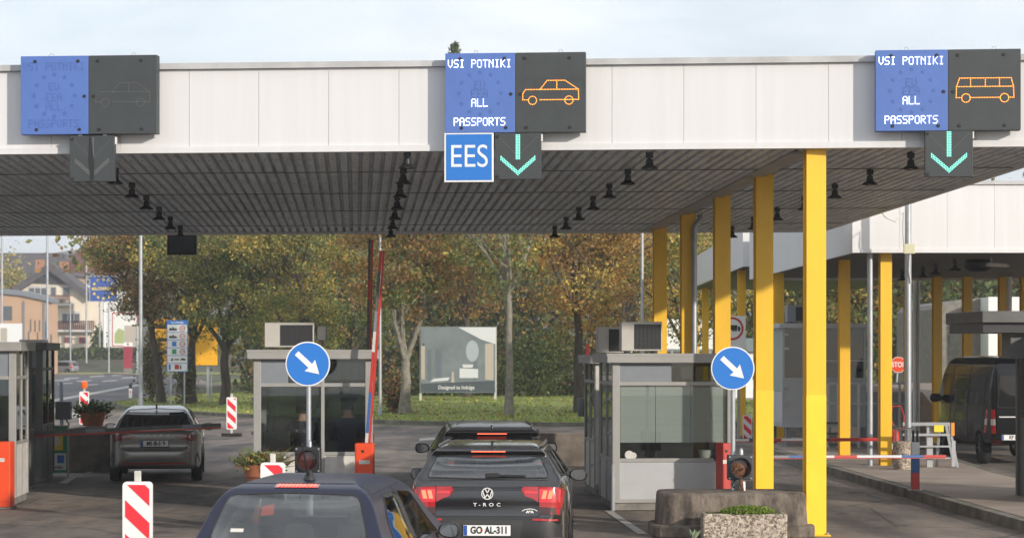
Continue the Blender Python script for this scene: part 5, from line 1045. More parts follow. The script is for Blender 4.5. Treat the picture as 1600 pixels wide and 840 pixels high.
for k, z in enumerate(rows):
    if k < 4: b2_.ring(.24, -.0125, z, .095, .13, 20)
    if k < 2: b.plate([(-.38, z - .09), (-.02, z - .09), (-.02, z - .03), (-.08, z + .03), (-.12, z - .03), (-.2, z + .1), (-.24, z - .02), (-.32, z + .04), (-.38, z - .03)], -.012)
    elif k < 4: (b3_ if k == 2 else b4).plate([(-.24, z - .11), (-.04, z - .11), (-.04, z + .11), (-.24, z + .11)], -.012)
    elif k == 4: b.plate([(-.3, z - .05), (-.2, z - .08), (-.2, z + .07), (-.26, z + .05)], -.012); b.plate([(-.15, z - .03), (.1, z - .03), (.1, z + .02), (-.15, z + .02)], -.012); b.plate([(.14, z - .04), (.38, z - .04), (.38, z + .03), (.2, z + .06)], -.012)
    else: b2_.plate([(-.12, z - .1), (.08, z - .1), (.08, z + .12), (-.12, z + .12)], -.012); b3_.plate([(-.4, z - .13), (-.3, z - .13), (-.3, z + .13), (-.4, z + .13)], -.012); b.plate([(.12, z - .08), (.2, z - .08), (.17, z + .1), (.13, z + .1)], -.012)
for k, n_ in enumerate(('50', '90', '110', '130')): text(b, n_, .10, .24, -.0135, rows[k], .9, .002)
for q, nm, m in ((b, 'black_symbols', 'lampblack'), (b2_, 'red_symbols', 'red'), (b3_, 'blue_symbols', 'signaz'), (b4, 'green_symbols', 'boardgreen')): q.build(nm, m, t)
b = MB()
for k in range(1, 6): z = z1 - .2 - (z1 - z0 - .24) * k / 6; b.box(-w / 2 + .03, w / 2 - .03, -.011, -.0063, z - .012, z + .012)
b.build('row_lines', 'signaz', t)
t, w, z0, z1 = board('yellow_board', 'big yellow direction board partly covered by the dark green tree', 'sign', 231, 341, 497, 571, 122, 'boardyellow', 'lampblack', .03, posts=(.15, .85), zb=.1); b = MB()
for k, (a, c) in enumerate(((.1, .5), (.15, .4), (.1, .6))): z = z1 - .5 - k * .7; b.plate([(-w / 2 + w * a, z - .09), (-w / 2 + w * c, z - .09), (-w / 2 + w * c, z + .09), (-w / 2 + w * a, z + .09)], -.012)
b.build('dark_marks', 'lampblack', t)
t, w, z0, z1 = board('country_board', 'blue board with yellow stars on a white pole by the far house', 'sign', 140, 183, 431, 471, 292, 'eublue', 'offwhite', .06, posts=(), zb=.1)
b = MB()
for k in range(12): b.plate(star(w * .38 * sin(k * pi / 6), (z0 + z1) / 2 + 1.3 * cos(k * pi / 6), .26), -.012)
text(b, 'SLOVENIJA', .62, 0, -.014, (z0 + z1) / 2, .85, .012); b.build('stars_and_lettering', 'euyellow', t); MB().cyl(.1, .3, 0, z0 + .6, .2, 12).build('pole', 'white', t); MB().cyl(-.55, .3, 0, z0 + .6, .1, 10).build('pole', 'galv', t)
t, w, z0, z1 = board('advert_board', 'white advertising board with a red edge behind the maroon pillar', 'board', 175, 215, 488, 541, 275, 'white', 'red', .12, zb=.1, posts=(.5,)); MB().plate([(-w * .4, z0 + .4), (.0, z0 + .4), (.0, z0 + 2.0), (-w * .25, z0 + 2.3), (-w * .4, z0 + 1.6)], -.012).build('green_field', mat('pale_green', (.35, .42, .18), .6), t)
t, w, z0, z1 = board('grey_board', 'plain beige grey board on posts beside the red edged advert', 'board', 194, 217, 508, 541, 262, 'adbeige', 'offwhite', .05, zb=.1, posts=(.04, .96)); 
t, w, z0, z1 = board('price_pillar', 'maroon pillar with a white head beside the far road', 'pillar', 193, 207, 541, 575, 262, 'maroon', None, zb=.1, posts=()); MB().box(-w / 2 - .01, w / 2 + .01, -.01, .09, z1, z1 + .5).build('head', 'white', t); text(MB(), 'R', .4, 0, -.013, z1 + .25, 1, .02).build('lettering', 'maroon', t); MB().box(-w / 2, w / 2, .0, .08, 0, z0).build('base', 'plinth', t)
t = thing('wooden_post', 'wooden post with a white notice beside the yellow board', 'post', (X(248, 112), 112, .1)); MB().cyl(0, 0, 0, Z(560, 112), .13, 10).build('post_body', 'palebark', t); MB().box(-.16, .16, -.16, -.13, Z(598, 112), Z(580, 112)).build('notice', 'white', t)
def mast(label, px, Y, pytop, r, zb=.1, arm=None, m='galv', head=False):
    t = thing('lamp_post', label, 'lamp post', (X(px, Y), Y, zb)); zt = Z(pytop, Y) - zb; MB().tube([(0, 0, 0), (0, 0, zt)], [r * 1.15, r * .8], 12).build('mast', m, t, smooth=True); MB().cyl(0, 0, 0, .35, r * 1.5, 12).build('base_sleeve', m, t)
    if arm: MB().box(min(0, arm), max(0, arm), -.05, .05, zt - .02, zt + .08).build('arm', m, t); MB().box(arm * .55, arm * 1.15, -.12, .12, zt - .06, zt + .06).build('lamp_head', 'offwhite', t) if arm > 0 else MB().box(arm * 1.15, arm * .55, -.12, .12, zt - .06, zt + .06).build('lamp_head', 'offwhite', t)
mast('pale lamp post standing right behind the raised barrier arm', 594, 85, 200, .055, arm=.9)
mast('grey lamp post rising beside the info board', 220, 97, 200, .085, arm=-1.0)
mast('slim lamp post above the air conditioners', 1003.5, 76, 200, .055, arm=.8, zb=0)
mast('thin lamp post in front of the peach building corner', 74, 245, 250, .13, arm=1.5)
mast('thin lamp post at the edge of the frame over the shop sign', 3, 245, 250, .13, arm=1.5)
mast('hooked street lamp in front of the cream house', 135, 285, 381, .12, arm=1.1)
mast('short street lamp in front of the lower balcony', 110, 280, 471, .1, arm=-.5)
mast('thin grey pole beside the maroon pillar', 170, 270, 472, .1)
mast('low thin pole between the star board and yellow board', 214, 262, 505, .1)
# wooden stakes and young trunks between boards
for px, Y, pt_, lab in ((288, 104, 560, 'bare grey stake behind the info board'), (330, 108, 585, 'bare stake under the yellow board')):
    t = thing('stake', lab, 'stake', (X(px, Y), Y, .1)); MB().cyl(0, 0, 0, Z(pt_, Y) - .1, .04, 8).build('stake_body', 'galv', t); MB().box(-.06, .06, -.05, .05, Z(pt_, Y) - .1, Z(pt_, Y) - .06).build('stake_cap', 'galv', t)
# ------------------------------------------------------------------ vehicles
def tmpobj(mb, mi=0):
    o = mb.build('tmp', 'black'); o.data.materials.clear(); o.data.materials.append(M['black']); o.data.materials.append(M['seat'])
    for p in o.data.polygons: p.material_index = mi
    return o
def bake(o, cutters, name='tmp', remesh=0, smooth=0):
    for c, op in cutters:
        m = o.modifiers.new('b', 'BOOLEAN'); m.object = c; m.operation = op; m.solver = 'EXACT'
    if remesh:
        m = o.modifiers.new('r', 'REMESH'); m.mode = 'VOXEL'; m.voxel_size = remesh
        m = o.modifiers.new('s', 'SMOOTH'); m.factor = 0.5; m.iterations = smooth
    dg = bpy.context.evaluated_depsgraph_get(); dg.update(); me = bpy.data.meshes.new_from_object(o.evaluated_get(dg))
    for c, _ in cutters: bpy.data.objects.remove(c)
    bpy.data.objects.remove(o); return me
def mir(half): return half + [(-a, b) for a, b in reversed(half)]
AX = {'rear': (lambda a, b: Vector((a, -4, b)), Vector((0, 1, 0))), 'front': (lambda a, b: Vector((a, 12, b)), Vector((0, -1, 0))), 'R': (lambda a, b: Vector((5, a, b)), Vector((-1, 0, 0))), 'L': (lambda a, b: Vector((-5, a, b)), Vector((1, 0, 0))), 'top': (lambda a, b: Vector((a, b, 5)), Vector((0, 0, -1)))}
def proj(bvh, poly, axis, off=.004, res=.06):
    of, d = AX[axis]; bm = bmesh.new(); vs = [bm.verts.new((p[0], p[1], 0)) for p in poly]; bm.faces.new(vs)
    for k in (0, 1):
        lo, hi = min(p[k] for p in poly), max(p[k] for p in poly); n = max(1, int((hi - lo) / res))
        for i in range(1, n):
            co = [0, 0, 0]; no = [0, 0, 0]; co[k] = lo + (hi - lo) * i / n; no[k] = 1
            bmesh.ops.bisect_plane(bm, geom=bm.verts[:] + bm.edges[:] + bm.faces[:], plane_co=co, plane_no=no)
    V = []
    bm.verts.index_update()
    for v in bm.verts:
        h, nrm, _, _ = bvh.ray_cast(of(v.co.x, v.co.y), d)
        if h is None: h, nrm, _, _ = bvh.find_nearest(of(v.co.x, v.co.y) + d * 4.2)
        V.append(h + nrm * off)
    Fs = [tuple(q.index for q in f.verts) for f in bm.faces]; bm.free(); return V, Fs
def patch(name, bvh, poly, axis, m, parent, off=.004, res=.06):
    if isinstance(poly[0][0], (list, tuple)): polys = poly
    else: polys = [poly]
    b = MB()
    for p in polys: b.add(*proj(bvh, p, axis, off, res))
    return b.build(name, m, parent, smooth='all')
def seal(b, bvh, poly, axis, r=.008):
    of, d = AX[axis]; pts = []
    for i in range(len(poly)):
        p, q = poly[i], poly[(i + 1) % len(poly)]; k = max(1, int(sqrt((p[0] - q[0]) ** 2 + (p[1] - q[1]) ** 2) / .08))
        for j in range(k):
            h, nrm, _, _ = bvh.ray_cast(of(p[0] + (q[0] - p[0]) * j / k, p[1] + (q[1] - p[1]) * j / k), d)
            if h is not None: pts.append(h + nrm * .002)
    if len(pts) > 2: b.tube(pts + [pts[0]], r, 6, cap=False)
def line(b, bvh, pts, axis, r=.004, off=.001):
    of, d = AX[axis]; out = []
    for p, q in zip(pts, pts[1:]):
        k = max(1, int(sqrt((p[0] - q[0]) ** 2 + (p[1] - q[1]) ** 2) / .06))
        for j in range(k + 1):
            h, nrm, _, _ = bvh.ray_cast(of(p[0] + (q[0] - p[0]) * j / k, p[1] + (q[1] - p[1]) * j / k), d)
            if h is not None: out.append(h + nrm * off)
    if len(out) > 1: b.tube(out, r, 6)
def shrink(poly, k=.95):
    cx = sum(p[0] for p in poly) / len(poly); cz = sum(p[1] for p in poly) / len(poly); return [(cx + (p[0] - cx) * k, cz + (p[1] - cz) * k) for p in poly]
def car(name, label, cat, loc, rz, S):
    t = thing(name, label, cat, loc, rz, S.get('group')); L = S['L']; vox = S.get('vox', .018)
    hull = MB().prism(chaikin(S['side'], 2), 'x', -1.3, 1.3)
    o = tmpobj(hull); cut = [(tmpobj(MB().prism(chaikin(mir(S['sec']), 2), 'y', -1, L + 1)), 'INTERSECT'), (tmpobj(MB().prism(chaikin(mir(S['plan']), 2), 'z', -1, 4)), 'INTERSECT')]
    wr = S['wr']; W = max(p[0] for p in S['sec'])
    for wy in S['wy']:
        for sg in (-1, 1):
            c = MB(); c.tube([(sg * (W - .28), wy, wr), (sg * (W + .3), wy, wr)], wr + .045, 28); cut.append((tmpobj(c), 'DIFFERENCE'))
    me = bake(o, cut, remesh=vox, smooth=S.get('smooth', 10))
    bm = bmesh.new(); bm.from_mesh(me); bvh = BVHTree.FromBMesh(bm); bm.free()
    gl = S['glass']; gm = S.get('gm', 'carglass')
    wins = [('rear_window', 'rear', S['rear_win'])] if S.get('rear_win') else []
    if S.get('front_win'): wins.append(('windscreen', 'front', S['front_win']))
    for p in gl: wins += [('side_window', 'R', p), ('side_window', 'L', p)]
    wins = [(n, a, roundpoly(p, S.get('wr_', .06))) for n, a, p in wins]
    if S.get('cabin'):
        o = bpy.data.objects.new('tmp', me); COL.objects.link(o); me.materials.clear(); me.materials.append(M['black']); me.materials.append(M['seat'])
        cab = bake(tmpobj(MB().prism(S['cabin'], 'x', -1.2, 1.2), 1), [(tmpobj(MB().prism(mir([(a - .09, b - (.05 if b > 1.2 else 0)) for a, b in S['sec'] if a > .1] ), 'y', -1, L + 1), 1), 'INTERSECT')])
        for p in cab.polygons: p.material_index = 1
        co = bpy.data.objects.new('tmp', cab); COL.objects.link(co); cut = [(co, 'DIFFERENCE')]
        for n, a, p in wins:
            q = shrink(p, .955); b = MB()
            if a == 'rear': b.prism(q, 'y', -.5, S['rear_depth'])
            elif a == 'front': b.prism(q, 'y', L * .48, L + .5)
            elif a == 'R': b.prism(q, 'x', .2, 1.5)
            else: b.prism(q, 'x', -1.5, -.2)
            cut.append((tmpobj(b, 1), 'DIFFERENCE'))
        me = bake(o, cut)
    me.materials.clear(); body = link('body', me, [S['paint'], 'seat'], t, 'all')
    sl = MB()
    for n, a, p in wins:
        patch(n, bvh, p, a, S.get('gm_' + a, gm), t, .003, .08); seal(sl, bvh, p, a)
    sl.build('window_seal', S.get('sealm', 'black'), t, smooth='all')
    for wy in S['wy']:
        for sg in (-1, 1):
            w = .21; prof = [(wr - .11, -w / 2), (wr - .02, -w / 2), (wr, -w / 2 + .03), (wr, w / 2 - .03), (wr - .02, w / 2), (wr - .11, w / 2)]
            ty = MB().lathe(prof, (sg * (W - .125), wy, wr), 'x', 32).build('wheel', 'blackrub', t, smooth=True)
            r = MB(); rx = sg * (W - .125 + .07); r.lathe([(wr - .11, -.12 * sg), (wr - .105, 0), (wr - .14, 0), (wr - .15, -.05 * sg)], (rx, wy, wr), 'x', 32)
            for k in range(5):
                a = k * 2 * pi / 5; r.bar((rx - .01 * sg, wy, wr), (rx - .01 * sg, wy + (wr - .12) * cos(a), wr + (wr - .12) * sin(a)), .07, .03)
            r.lathe([(.001, .01 * sg), (.06, 0), (.06, -.04 * sg)], (rx, wy, wr), 'x', 16); r.build('rim', 'rim', ty)
    for sg in (-1, 1):                                            # mirrors
        mx, my, mz = S['mirror']; k = S.get('mk', 1.0)
        b = MB(); pr = chaikin([(-.11 * k, -.06 * k), (.10 * k, -.085 * k), (.12 * k, .04 * k), (.07 * k, .085 * k), (-.10 * k, .07 * k)], 2)
        for q, y in ((.86, 0), (1, .02), (.95, .08), (.55, .15)): b.v += [(sg * (mx + p[0] * q), my + y, mz + p[1] * q) for p in pr]
        n = len(pr)
        for i in range(3):
            for j in range(n): b.f.append((i * n + j, i * n + (j + 1) % n, (i + 1) * n + (j + 1) % n, (i + 1) * n + j))
        b.f += [tuple(range(n)), tuple(range(3 * n, 4 * n))]; b.bar((sg * (mx - .12 * k), my + .06, mz - .04), (sg * (mx - .30 * k), my + .10, mz - .08), .06, .05)
        mo = b.build('mirror', S.get('mirm', S['paint']), t, smooth=True); MB().plate([(sg * (mx + p[0] * .80), mz + p[1] * .80) for p in pr], my - .002).build('mirror_glass', S.get('mgl', mirglass), mo)
    if S.get('seats'):
        for sx, sy in ((-.36, S['seats']), (.36, S['seats'])) + tuple(((x, S['seats'] - .85) for x in S.get('rear_seats', (-.42, 0, .42)))):
            b = MB(); w = .24 if sy == S['seats'] else .2; zt = 1.08 if sy == S['seats'] else 1.0
            b.prism(roundrect(sx - w, sx + w, .45, zt, .09), 'y', sy, sy + .16); b.prism(roundrect(sx - w * .55, sx + w * .55, zt + .02, zt + .20, .06), 'y', sy + .02, sy + .12); b.build('seat', 'seat', t, bevel=.02)
        b = MB(); y = S['seats'] + .78; b.lathe([(.185, -.016), (.2, 0), (.185, .016), (.17, 0), (.185, -.016)], (-.36, y, .88), 'y', 28); b.bar((-.54, y, .88), (-.18, y, .88), .03); b.build('steering_wheel', 'black', t, smooth=True)
        MB().box(-.62, .62, y + .12, y + .5, .6, .92).build('dashboard', 'black', t, bevel=.05)
    return t, bvh, body
def plate_(t, bvh, txt, cx, cz, w=.52, h=.115, sz=.105, frame='Predrag', y=None):
    hy, _, _, _ = bvh.ray_cast(Vector((cx, -4, cz)), Vector((0, 1, 0))); y = min(hy.y, bvh.ray_cast(Vector((cx, -4, cz - h / 2)), Vector((0, 1, 0)))[0].y) - .02
    p = MB().box(cx - w / 2 - .012, cx + w / 2 + .012, y, y + .03, cz - h / 2 - .016, cz + h / 2 + .01).build('plate_holder', 'black', t)
    f = MB().box(cx - w / 2, cx + w / 2, y - .006, y - .001, cz - h / 2, cz + h / 2).build('number_plate', 'white', t)
    MB().box(cx - w / 2 + .003, cx - w / 2 + .042, y - .0085, y - .0065, cz - h / 2 + .003, cz + h / 2 - .003).build('blue_strip', 'eublue', f); b = MB()
    text(b, txt, sz, cx + .025, y - .009, cz, .82, .004); b.build('plate_lettering', 'lampblack', f); return y, f
mirglass = mat('mirror_glass', (.5, .53, .55), .05, metal=1.0); sideglass = glass('side_glass', (.6, .66, .63), 1.35); navy = mat('navy_paint', (.011, .013, .034), .30); blackp = mat('black_paint', (.012, .0115, .012), .32, coat=.45, spec=.3); greyp = mat('grey_paint', (.22, .215, .20), .35, metal=.55, coat=.8); silverp = mat('silver_paint', (.30, .31, .33), .35, metal=.6, coat=.6); vanp = mat('van_paint', (.005, .005, .007), .14, coat=.5, spec=.2); roofblack = mat('gloss_black', (.012, .012, .013), .12, coat=.6)
# --- dark blue hatchback, nearest
S = dict(L=3.9, side=[(.14, .24), (0, .42), (-.02, .72), (.04, .92), (.10, 1.0), (.30, 1.28), (.42, 1.44), (.52, 1.50), (1.1, 1.545), (1.7, 1.53), (2.15, 1.44), (2.95, 1.02), (3.55, .90), (3.86, .68), (3.9, .4), (3.75, .22)],
         sec=[(0, .2), (.74, .2), (.82, .42), (.835, .75), (.80, .95), (.71, 1.12), (.635, 1.32), (.57, 1.43), (.44, 1.51), (.24, 1.56), (0, 1.58)], plan=[(0, -.02), (.5, -.02), (.70, .06), (.78, .25), (.83, .8), (.835, 1.6), (.835, 2.9), (.72, 3.6), (.45, 3.9), (0, 3.9)],
         wr=.29, wy=(.62, 3.1), vox=.016, smooth=9, paint=navy, mirror=(.90, 2.42, 1.0), mk=.85, mirm='black', seats=1.35, rear_depth=1.0, gm='carglass', gm_R=sideglass, gm_L=sideglass,
         rear_win=[(-.60, .99), (.60, .99), (.595, 1.15), (.50, 1.425), (0, 1.44), (-.50, 1.425), (-.595, 1.15)], front_win=[(-.62, 1.08), (.62, 1.08), (.50, 1.40), (-.50, 1.40)],
         glass=[[(.62, 1.02), (1.42, .99), (1.42, 1.40), (.92, 1.40), (.66, 1.22)], [(1.50, .99), (2.58, .98), (2.05, 1.36), (1.50, 1.40)]],
         cabin=[(.30, .45), (.32, 1.05), (.56, 1.42), (1.1, 1.475), (1.65, 1.46), (2.1, 1.38), (2.75, 1.02), (2.75, .45)])
t, bv, body = car('parked_car', 'dark blue hatchback cut off by the frame with its brake light on', 'car', (-1.70, 16.15, 0), radians(-6.3), S)
patch('brake_light', bv, [(-.17, 1.474), (.17, 1.474), (.17, 1.495), (-.17, 1.495)], 'rear', 'redlens', t, .006); b = MB()
for k in range(11): b.add(*proj(bv, [(-.145 + k * .0275, 1.477), (-.127 + k * .0275, 1.477), (-.127 + k * .0275, 1.492), (-.145 + k * .0275, 1.492)], 'rear', .010))
b.build('brake_light_lamps', 'brakebright', t)
MB().tube([(.04, .78, 1.525), (.035, .72, 1.60), (.02, .60, 1.80)], [.014, .009, .006], 8).build('antenna', 'black', t); MB().lathe([(.001, -.02), (.05, -.02), (.03, .03), (.012, .05), (.001, .055)], (.04, .78, 1.54), n=14).build('antenna_foot', 'black', t, smooth=True)
b = MB(); line(b, bv, [(-.54, .60), (.54, .60)], 'top', .004); line(b, bv, [(1.46, .5), (1.46, 1.44)], 'R', .005); line(b, bv, [(.56, .62), (.54, 1.9)], 'top', .006); line(b, bv, [(-.56, .62), (-.54, 1.9)], 'top', .006); b.build('panel_gap', 'black', t)
for sg in (-1, 1): patch('tail_light', bv, [(sg * .60, .66), (sg * .80, .66), (sg * .78, .95), (sg * .64, .95)], 'rear', 'redlensoff', t, .006)
patch('bumper', bv, [(-.78, .30), (.78, .30), (.78, .58), (-.78, .58)], 'rear', 'black', t, .01)
patch('window_sticker', bv, [(-.45, 1.155), (-.35, 1.155), (-.35, 1.18), (-.45, 1.18)], 'rear', 'offwhite', t, .005)
patch('rear_wiper', bv, [(.02, 1.02), (.40, 1.05), (.40, 1.07), (.02, 1.05)], 'rear', 'black', t, .02)
plate_(t, bv, 'GO', 0, .8)
b = MB(); b.plate([(-.30, 1.32), (-.20, 1.35), (-.21, 1.26), (-.31, 1.25)], .62); b.build('red_tag', 'redorange', t)
# --- dark grey compact SUV with the GO plate
S = dict(L=4.23, side=[(.12, .26), (0, .40), (-.01, .62), (.05, .72), (.05, .98), (.12, 1.07), (.28, 1.26), (.36, 1.375), (.24, 1.405), (.28, 1.44), (1.0, 1.485), (1.8, 1.49), (2.4, 1.42), (3.15, 1.06), (3.9, .96), (4.17, .8), (4.23, .5), (4.1, .25)],
         sec=[(0, .2), (.82, .2), (.89, .42), (.905, .72), (.89, .95), (.84, 1.06), (.69, 1.31), (.61, 1.43), (.45, 1.505), (0, 1.52)], plan=[(0, -.01), (.58, -.01), (.76, .05), (.84, .2), (.89, .7), (.905, 1.5), (.905, 3.0), (.84, 3.9), (.55, 4.23), (0, 4.23)],
         wr=.345, wy=(.85, 3.44), vox=.016, smooth=9, paint=mat('anthracite_paint', (.012, .011, .012), .2, coat=1.0), mirror=(.965, 2.5, 1.03), mirm=roofblack, seats=1.75, rear_seats=(-.4, .05, .42), rear_depth=1.1, gm='carglass',
         rear_win=[(-.66, 1.125), (0, 1.11), (.66, 1.125), (.665, 1.16), (.575, 1.355), (.5, 1.365), (0, 1.372), (-.5, 1.365), (-.575, 1.355), (-.665, 1.16)], front_win=[(-.70, 1.11), (.70, 1.11), (.57, 1.37), (-.57, 1.37)],
         glass=[[(.55, 1.13), (1.0, 1.10), (1.0, 1.36), (.85, 1.36)], [(1.06, 1.10), (1.75, 1.08), (1.75, 1.385), (1.06, 1.37)], [(1.83, 1.08), (2.9, 1.06), (2.3, 1.35), (1.83, 1.385)]],
         cabin=[(.30, .5), (.30, 1.08), (.50, 1.34), (1.0, 1.42), (1.8, 1.425), (2.3, 1.36), (2.95, 1.08), (2.95, .5)])
t, bv, body = car('parked_car', 'black compact car with GO plate and glowing brake lights', 'car', (-.275, 24.0, 0), radians(-2.6), S)
patch('spoiler', bv, [(-.59, 1.392), (.59, 1.392), (.56, 1.44), (-.56, 1.44)], 'rear', roofblack, t, .008); bhit = bv.ray_cast(Vector((0, -4, 1.412)), Vector((0, 1, 0)))[0].y; MB().box(-.19, .19, bhit - .02, bhit + .03, 1.405, 1.415).build('brake_light', 'brakebright', t)
for sg in (-1, 1):
    o = patch('tail_light', bv, [[(sg * a, z) for a, z in ((.575, .735), (.80, .72), (.84, .98), (.80, 1.02), (.575, 1.025))], [(sg * a, z) for a, z in ((.565, .86), (.565, 1.025), (.40, 1.025), (.375, .99), (.42, .925), (.50, .90))]], 'rear', 'redlens', t, .012)
    patch('brake_lamp', bv, [[(sg * a, z) for a, z in ((.60, .90), (.645, .90), (.665, .985), (.62, .985))], [(sg * a, z) for a, z in ((.665, .90), (.71, .90), (.73, .985), (.685, .985))]], 'rear', 'brakebright', o, .018)
    patch('red_glow', bv, [[(sg * a, z) for a, z in ((.575, .86), (.79, .86), (.80, 1.0), (.575, 1.0))], [(sg * a, z) for a, z in ((.41, .955), (.56, .955), (.56, .975), (.41, .985))]], 'rear', mat('red_band_lit', (.5, .02, .03), .2, emit=(1, .02, .03), estr=.12, coat=.6), o, .015)
    patch('dark_lens', bv, [(sg * a, z) for a, z in ((.575, .735), (.80, .72), (.81, .80), (.575, .81))], 'rear', mat('smoked_lens', (.05, .012, .012), .15, coat=.6), o, .016)
    patch('reflector', bv, [(sg * .50, .655), (sg * .77, .655), (sg * .77, .675), (sg * .50, .675)], 'rear', 'redlens', t, .02)
    b = MB(); line(b, bv, [(sg * .56, .50), (sg * .575, .9), (sg * .575, 2.2)], 'top', .017, .022); b.build('roof_rail', 'aludark', t, smooth=True)
b = MB()
for a in ((-.58, .60), (-.55, 1.2)): pass
line(b, bv, [(-.66, .99), (-.645, .78), (-.56, .705), (.56, .705), (.645, .78), (.66, .99)], 'rear', .005); line(b, bv, [(-.66, 1.10), (.66, 1.10)], 'rear', .004); line(b, bv, [(.6, 1.035), (.3, 1.02), (-.3, 1.02), (-.6, 1.035)], 'rear', .004); line(b, bv, [(1.79, .4), (1.79, 1.05)], 'R', .005); line(b, bv, [(1.02, .5), (1.02, 1.07)], 'R', .005); b.build('panel_gap', 'black', t)
patch('bumper', bv, [(-.80, .30), (.80, .30), (.82, .60), (.60, .69), (-.60, .69), (-.82, .60)], 'rear', 'black', t, .012)
patch('plate_recess', bv, [(-.36, .46), (.36, .46), (.40, .66), (-.40, .66)], 'rear', mat('recess_black', (.03, .03, .03), .6), t, .016)
patch('bumper_trim', bv, [(.38, .43), (.80, .44), (.80, .47), (.38, .46)], 'rear', 'chrome', t, .02); patch('bumper_trim', bv, [(-.38, .43), (-.80, .44), (-.80, .47), (-.38, .46)], 'rear', 'chrome', t, .02)
y, f = plate_(t, bv, 'GO AL-311', 0, .555); MB().disc(-.058, y - .0095, .557, .014, 10).build('plate_crest', 'red', f)
hy = bv.ray_cast(Vector((0, -4, .955)), Vector((0, 1, 0)))[0].y
b = MB(); b.ring(0, hy - .012, .955, .056, .066, 36)
def strokes(b, pts, y, w):
    for p, q in zip(pts, pts[1:]):
        dx, dz = q[0] - p[0], q[1] - p[1]; l = sqrt(dx * dx + dz * dz); nx_, nz_ = -dz / l * w, dx / l * w; b.plate([(p[0] + nx_, p[1] + nz_), (q[0] + nx_, q[1] + nz_), (q[0] - nx_, q[1] - nz_), (p[0] - nx_, p[1] - nz_)], y)
strokes(b, [(-.024, 1.008), (0, .962), (.024, 1.008)], hy - .013, .006); strokes(b, [(-.050, .984), (-.026, .908), (0, .948), (.026, .908), (.050, .984)], hy - .0135, .006); b.build('badge', 'silverfilm', t); MB().lathe([(.001, 0), (.056, 0)], (0, hy - .008, .955), 'y', 36).build('badge_back', roofblack, t)
b = MB(); hy2 = bv.ray_cast(Vector((0, -4, .83)), Vector((0, 1, 0)))[0].y
for ch, x in (('T', -.135), ('-', -.085), ('R', -.03), ('O', .045), ('C', .125)): text(b, ch, .052, x, hy2 - .012, .832, 1.25, .001)
b.build('model_lettering', 'silverfilm', t); b = MB(); hy3 = bv.ray_cast(Vector((.47, -4, .78)), Vector((0, 1, 0)))[0].y - .012; text(b, 'ABA', .032, .47, hy3, .755, 1.3, .003); strokes(b, [(.385, .765), (.42, .783), (.47, .79), (.52, .783), (.555, .765)], hy3, .004); b.build('dealer_sticker', 'white', t)
b = MB(); hy4 = bv.ray_cast(Vector((.05, -4, 1.16)), Vector((0, 1, 0)))[0]; b.bar((-.02, hy4.y - .03, 1.155), (.42, hy4.y - .02, 1.145), .03, .02); b.bar((-.03, hy4.y - .035, 1.15), (.12, hy4.y - .035, 1.155), .04, .045); b.build('rear_wiper', 'black', t)
MB().prism([(.35, 1.46), (.55, 1.47), (.50, 1.52), (.42, 1.51)], 'x', .02, .05).build('antenna', roofblack, t)
# --- black estate in front of it
S = dict(L=4.75, side=[(.12, .26), (0, .42), (0, .75), (.06, .96), (.14, 1.05), (.44, 1.33), (.24, 1.37), (.28, 1.41), (1.2, 1.50), (2.2, 1.505), (2.75, 1.44), (3.5, 1.03), (4.4, .92), (4.7, .72), (4.75, .45), (4.6, .25)],
         sec=[(0, .2), (.84, .2), (.91, .42), (.925, .72), (.91, .92), (.85, 1.04), (.70, 1.32), (.62, 1.44), (.46, 1.515), (0, 1.53)], plan=[(0, 0), (.55, 0), (.76, .08), (.86, .3), (.92, .9), (.925, 1.6), (.925, 3.4), (.85, 4.4), (.55, 4.75), (0, 4.75)],
         wr=.34, wy=(.9, 3.8), vox=.02, smooth=9, paint=blackp, mirror=(.98, 2.75, 1.05), mirm=blackp, gm='privglass', rear_win=[(-.64, 1.08), (.64, 1.08), (.57, 1.33), (-.57, 1.33)], front_win=None,
         glass=[[(.55, 1.08), (1.2, 1.06), (1.2, 1.39), (.85, 1.37)], [(1.28, 1.05), (2.05, 1.04), (2.05, 1.41), (1.28, 1.39)], [(2.15, 1.04), (3.25, 1.03), (2.65, 1.36), (2.15, 1.41)]])
t, bv, body = car('parked_car', 'black estate car with roof rails just ahead of the GO plate car', 'car', (-.27, 30.7, 0), radians(2.6), S)
patch('spoiler', bv, [(-.60, 1.315), (.60, 1.315), (.57, 1.40), (-.57, 1.40)], 'rear', roofblack, t, .006); bhit = bv.ray_cast(Vector((0, -4, 1.36)), Vector((0, 1, 0)))[0].y; MB().box(-.21, .21, bhit - .02, bhit + .03, 1.354, 1.364).build('brake_light', 'brakebright', t)
for sg in (-1, 1):
    b = MB(); line(b, bv, [(sg * .575, .55), (sg * .585, 1.0), (sg * .585, 2.5)], 'top', .018, .026); b.build('roof_rail', 'aludark', t, smooth=True)
    patch('tail_light', bv, [(sg * .5, .80), (sg * .82, .78), (sg * .84, .96), (sg * .5, .98)], 'rear', 'redlens', t, .008)
MB().lathe([(.001, -.012), (.022, 0), (.026, .02), (.001, .045)], (0, .42, 1.44), n=14).build('roof_badge', 'chrome', t, smooth=True); plate_(t, bv, 'GO', 0, .8)
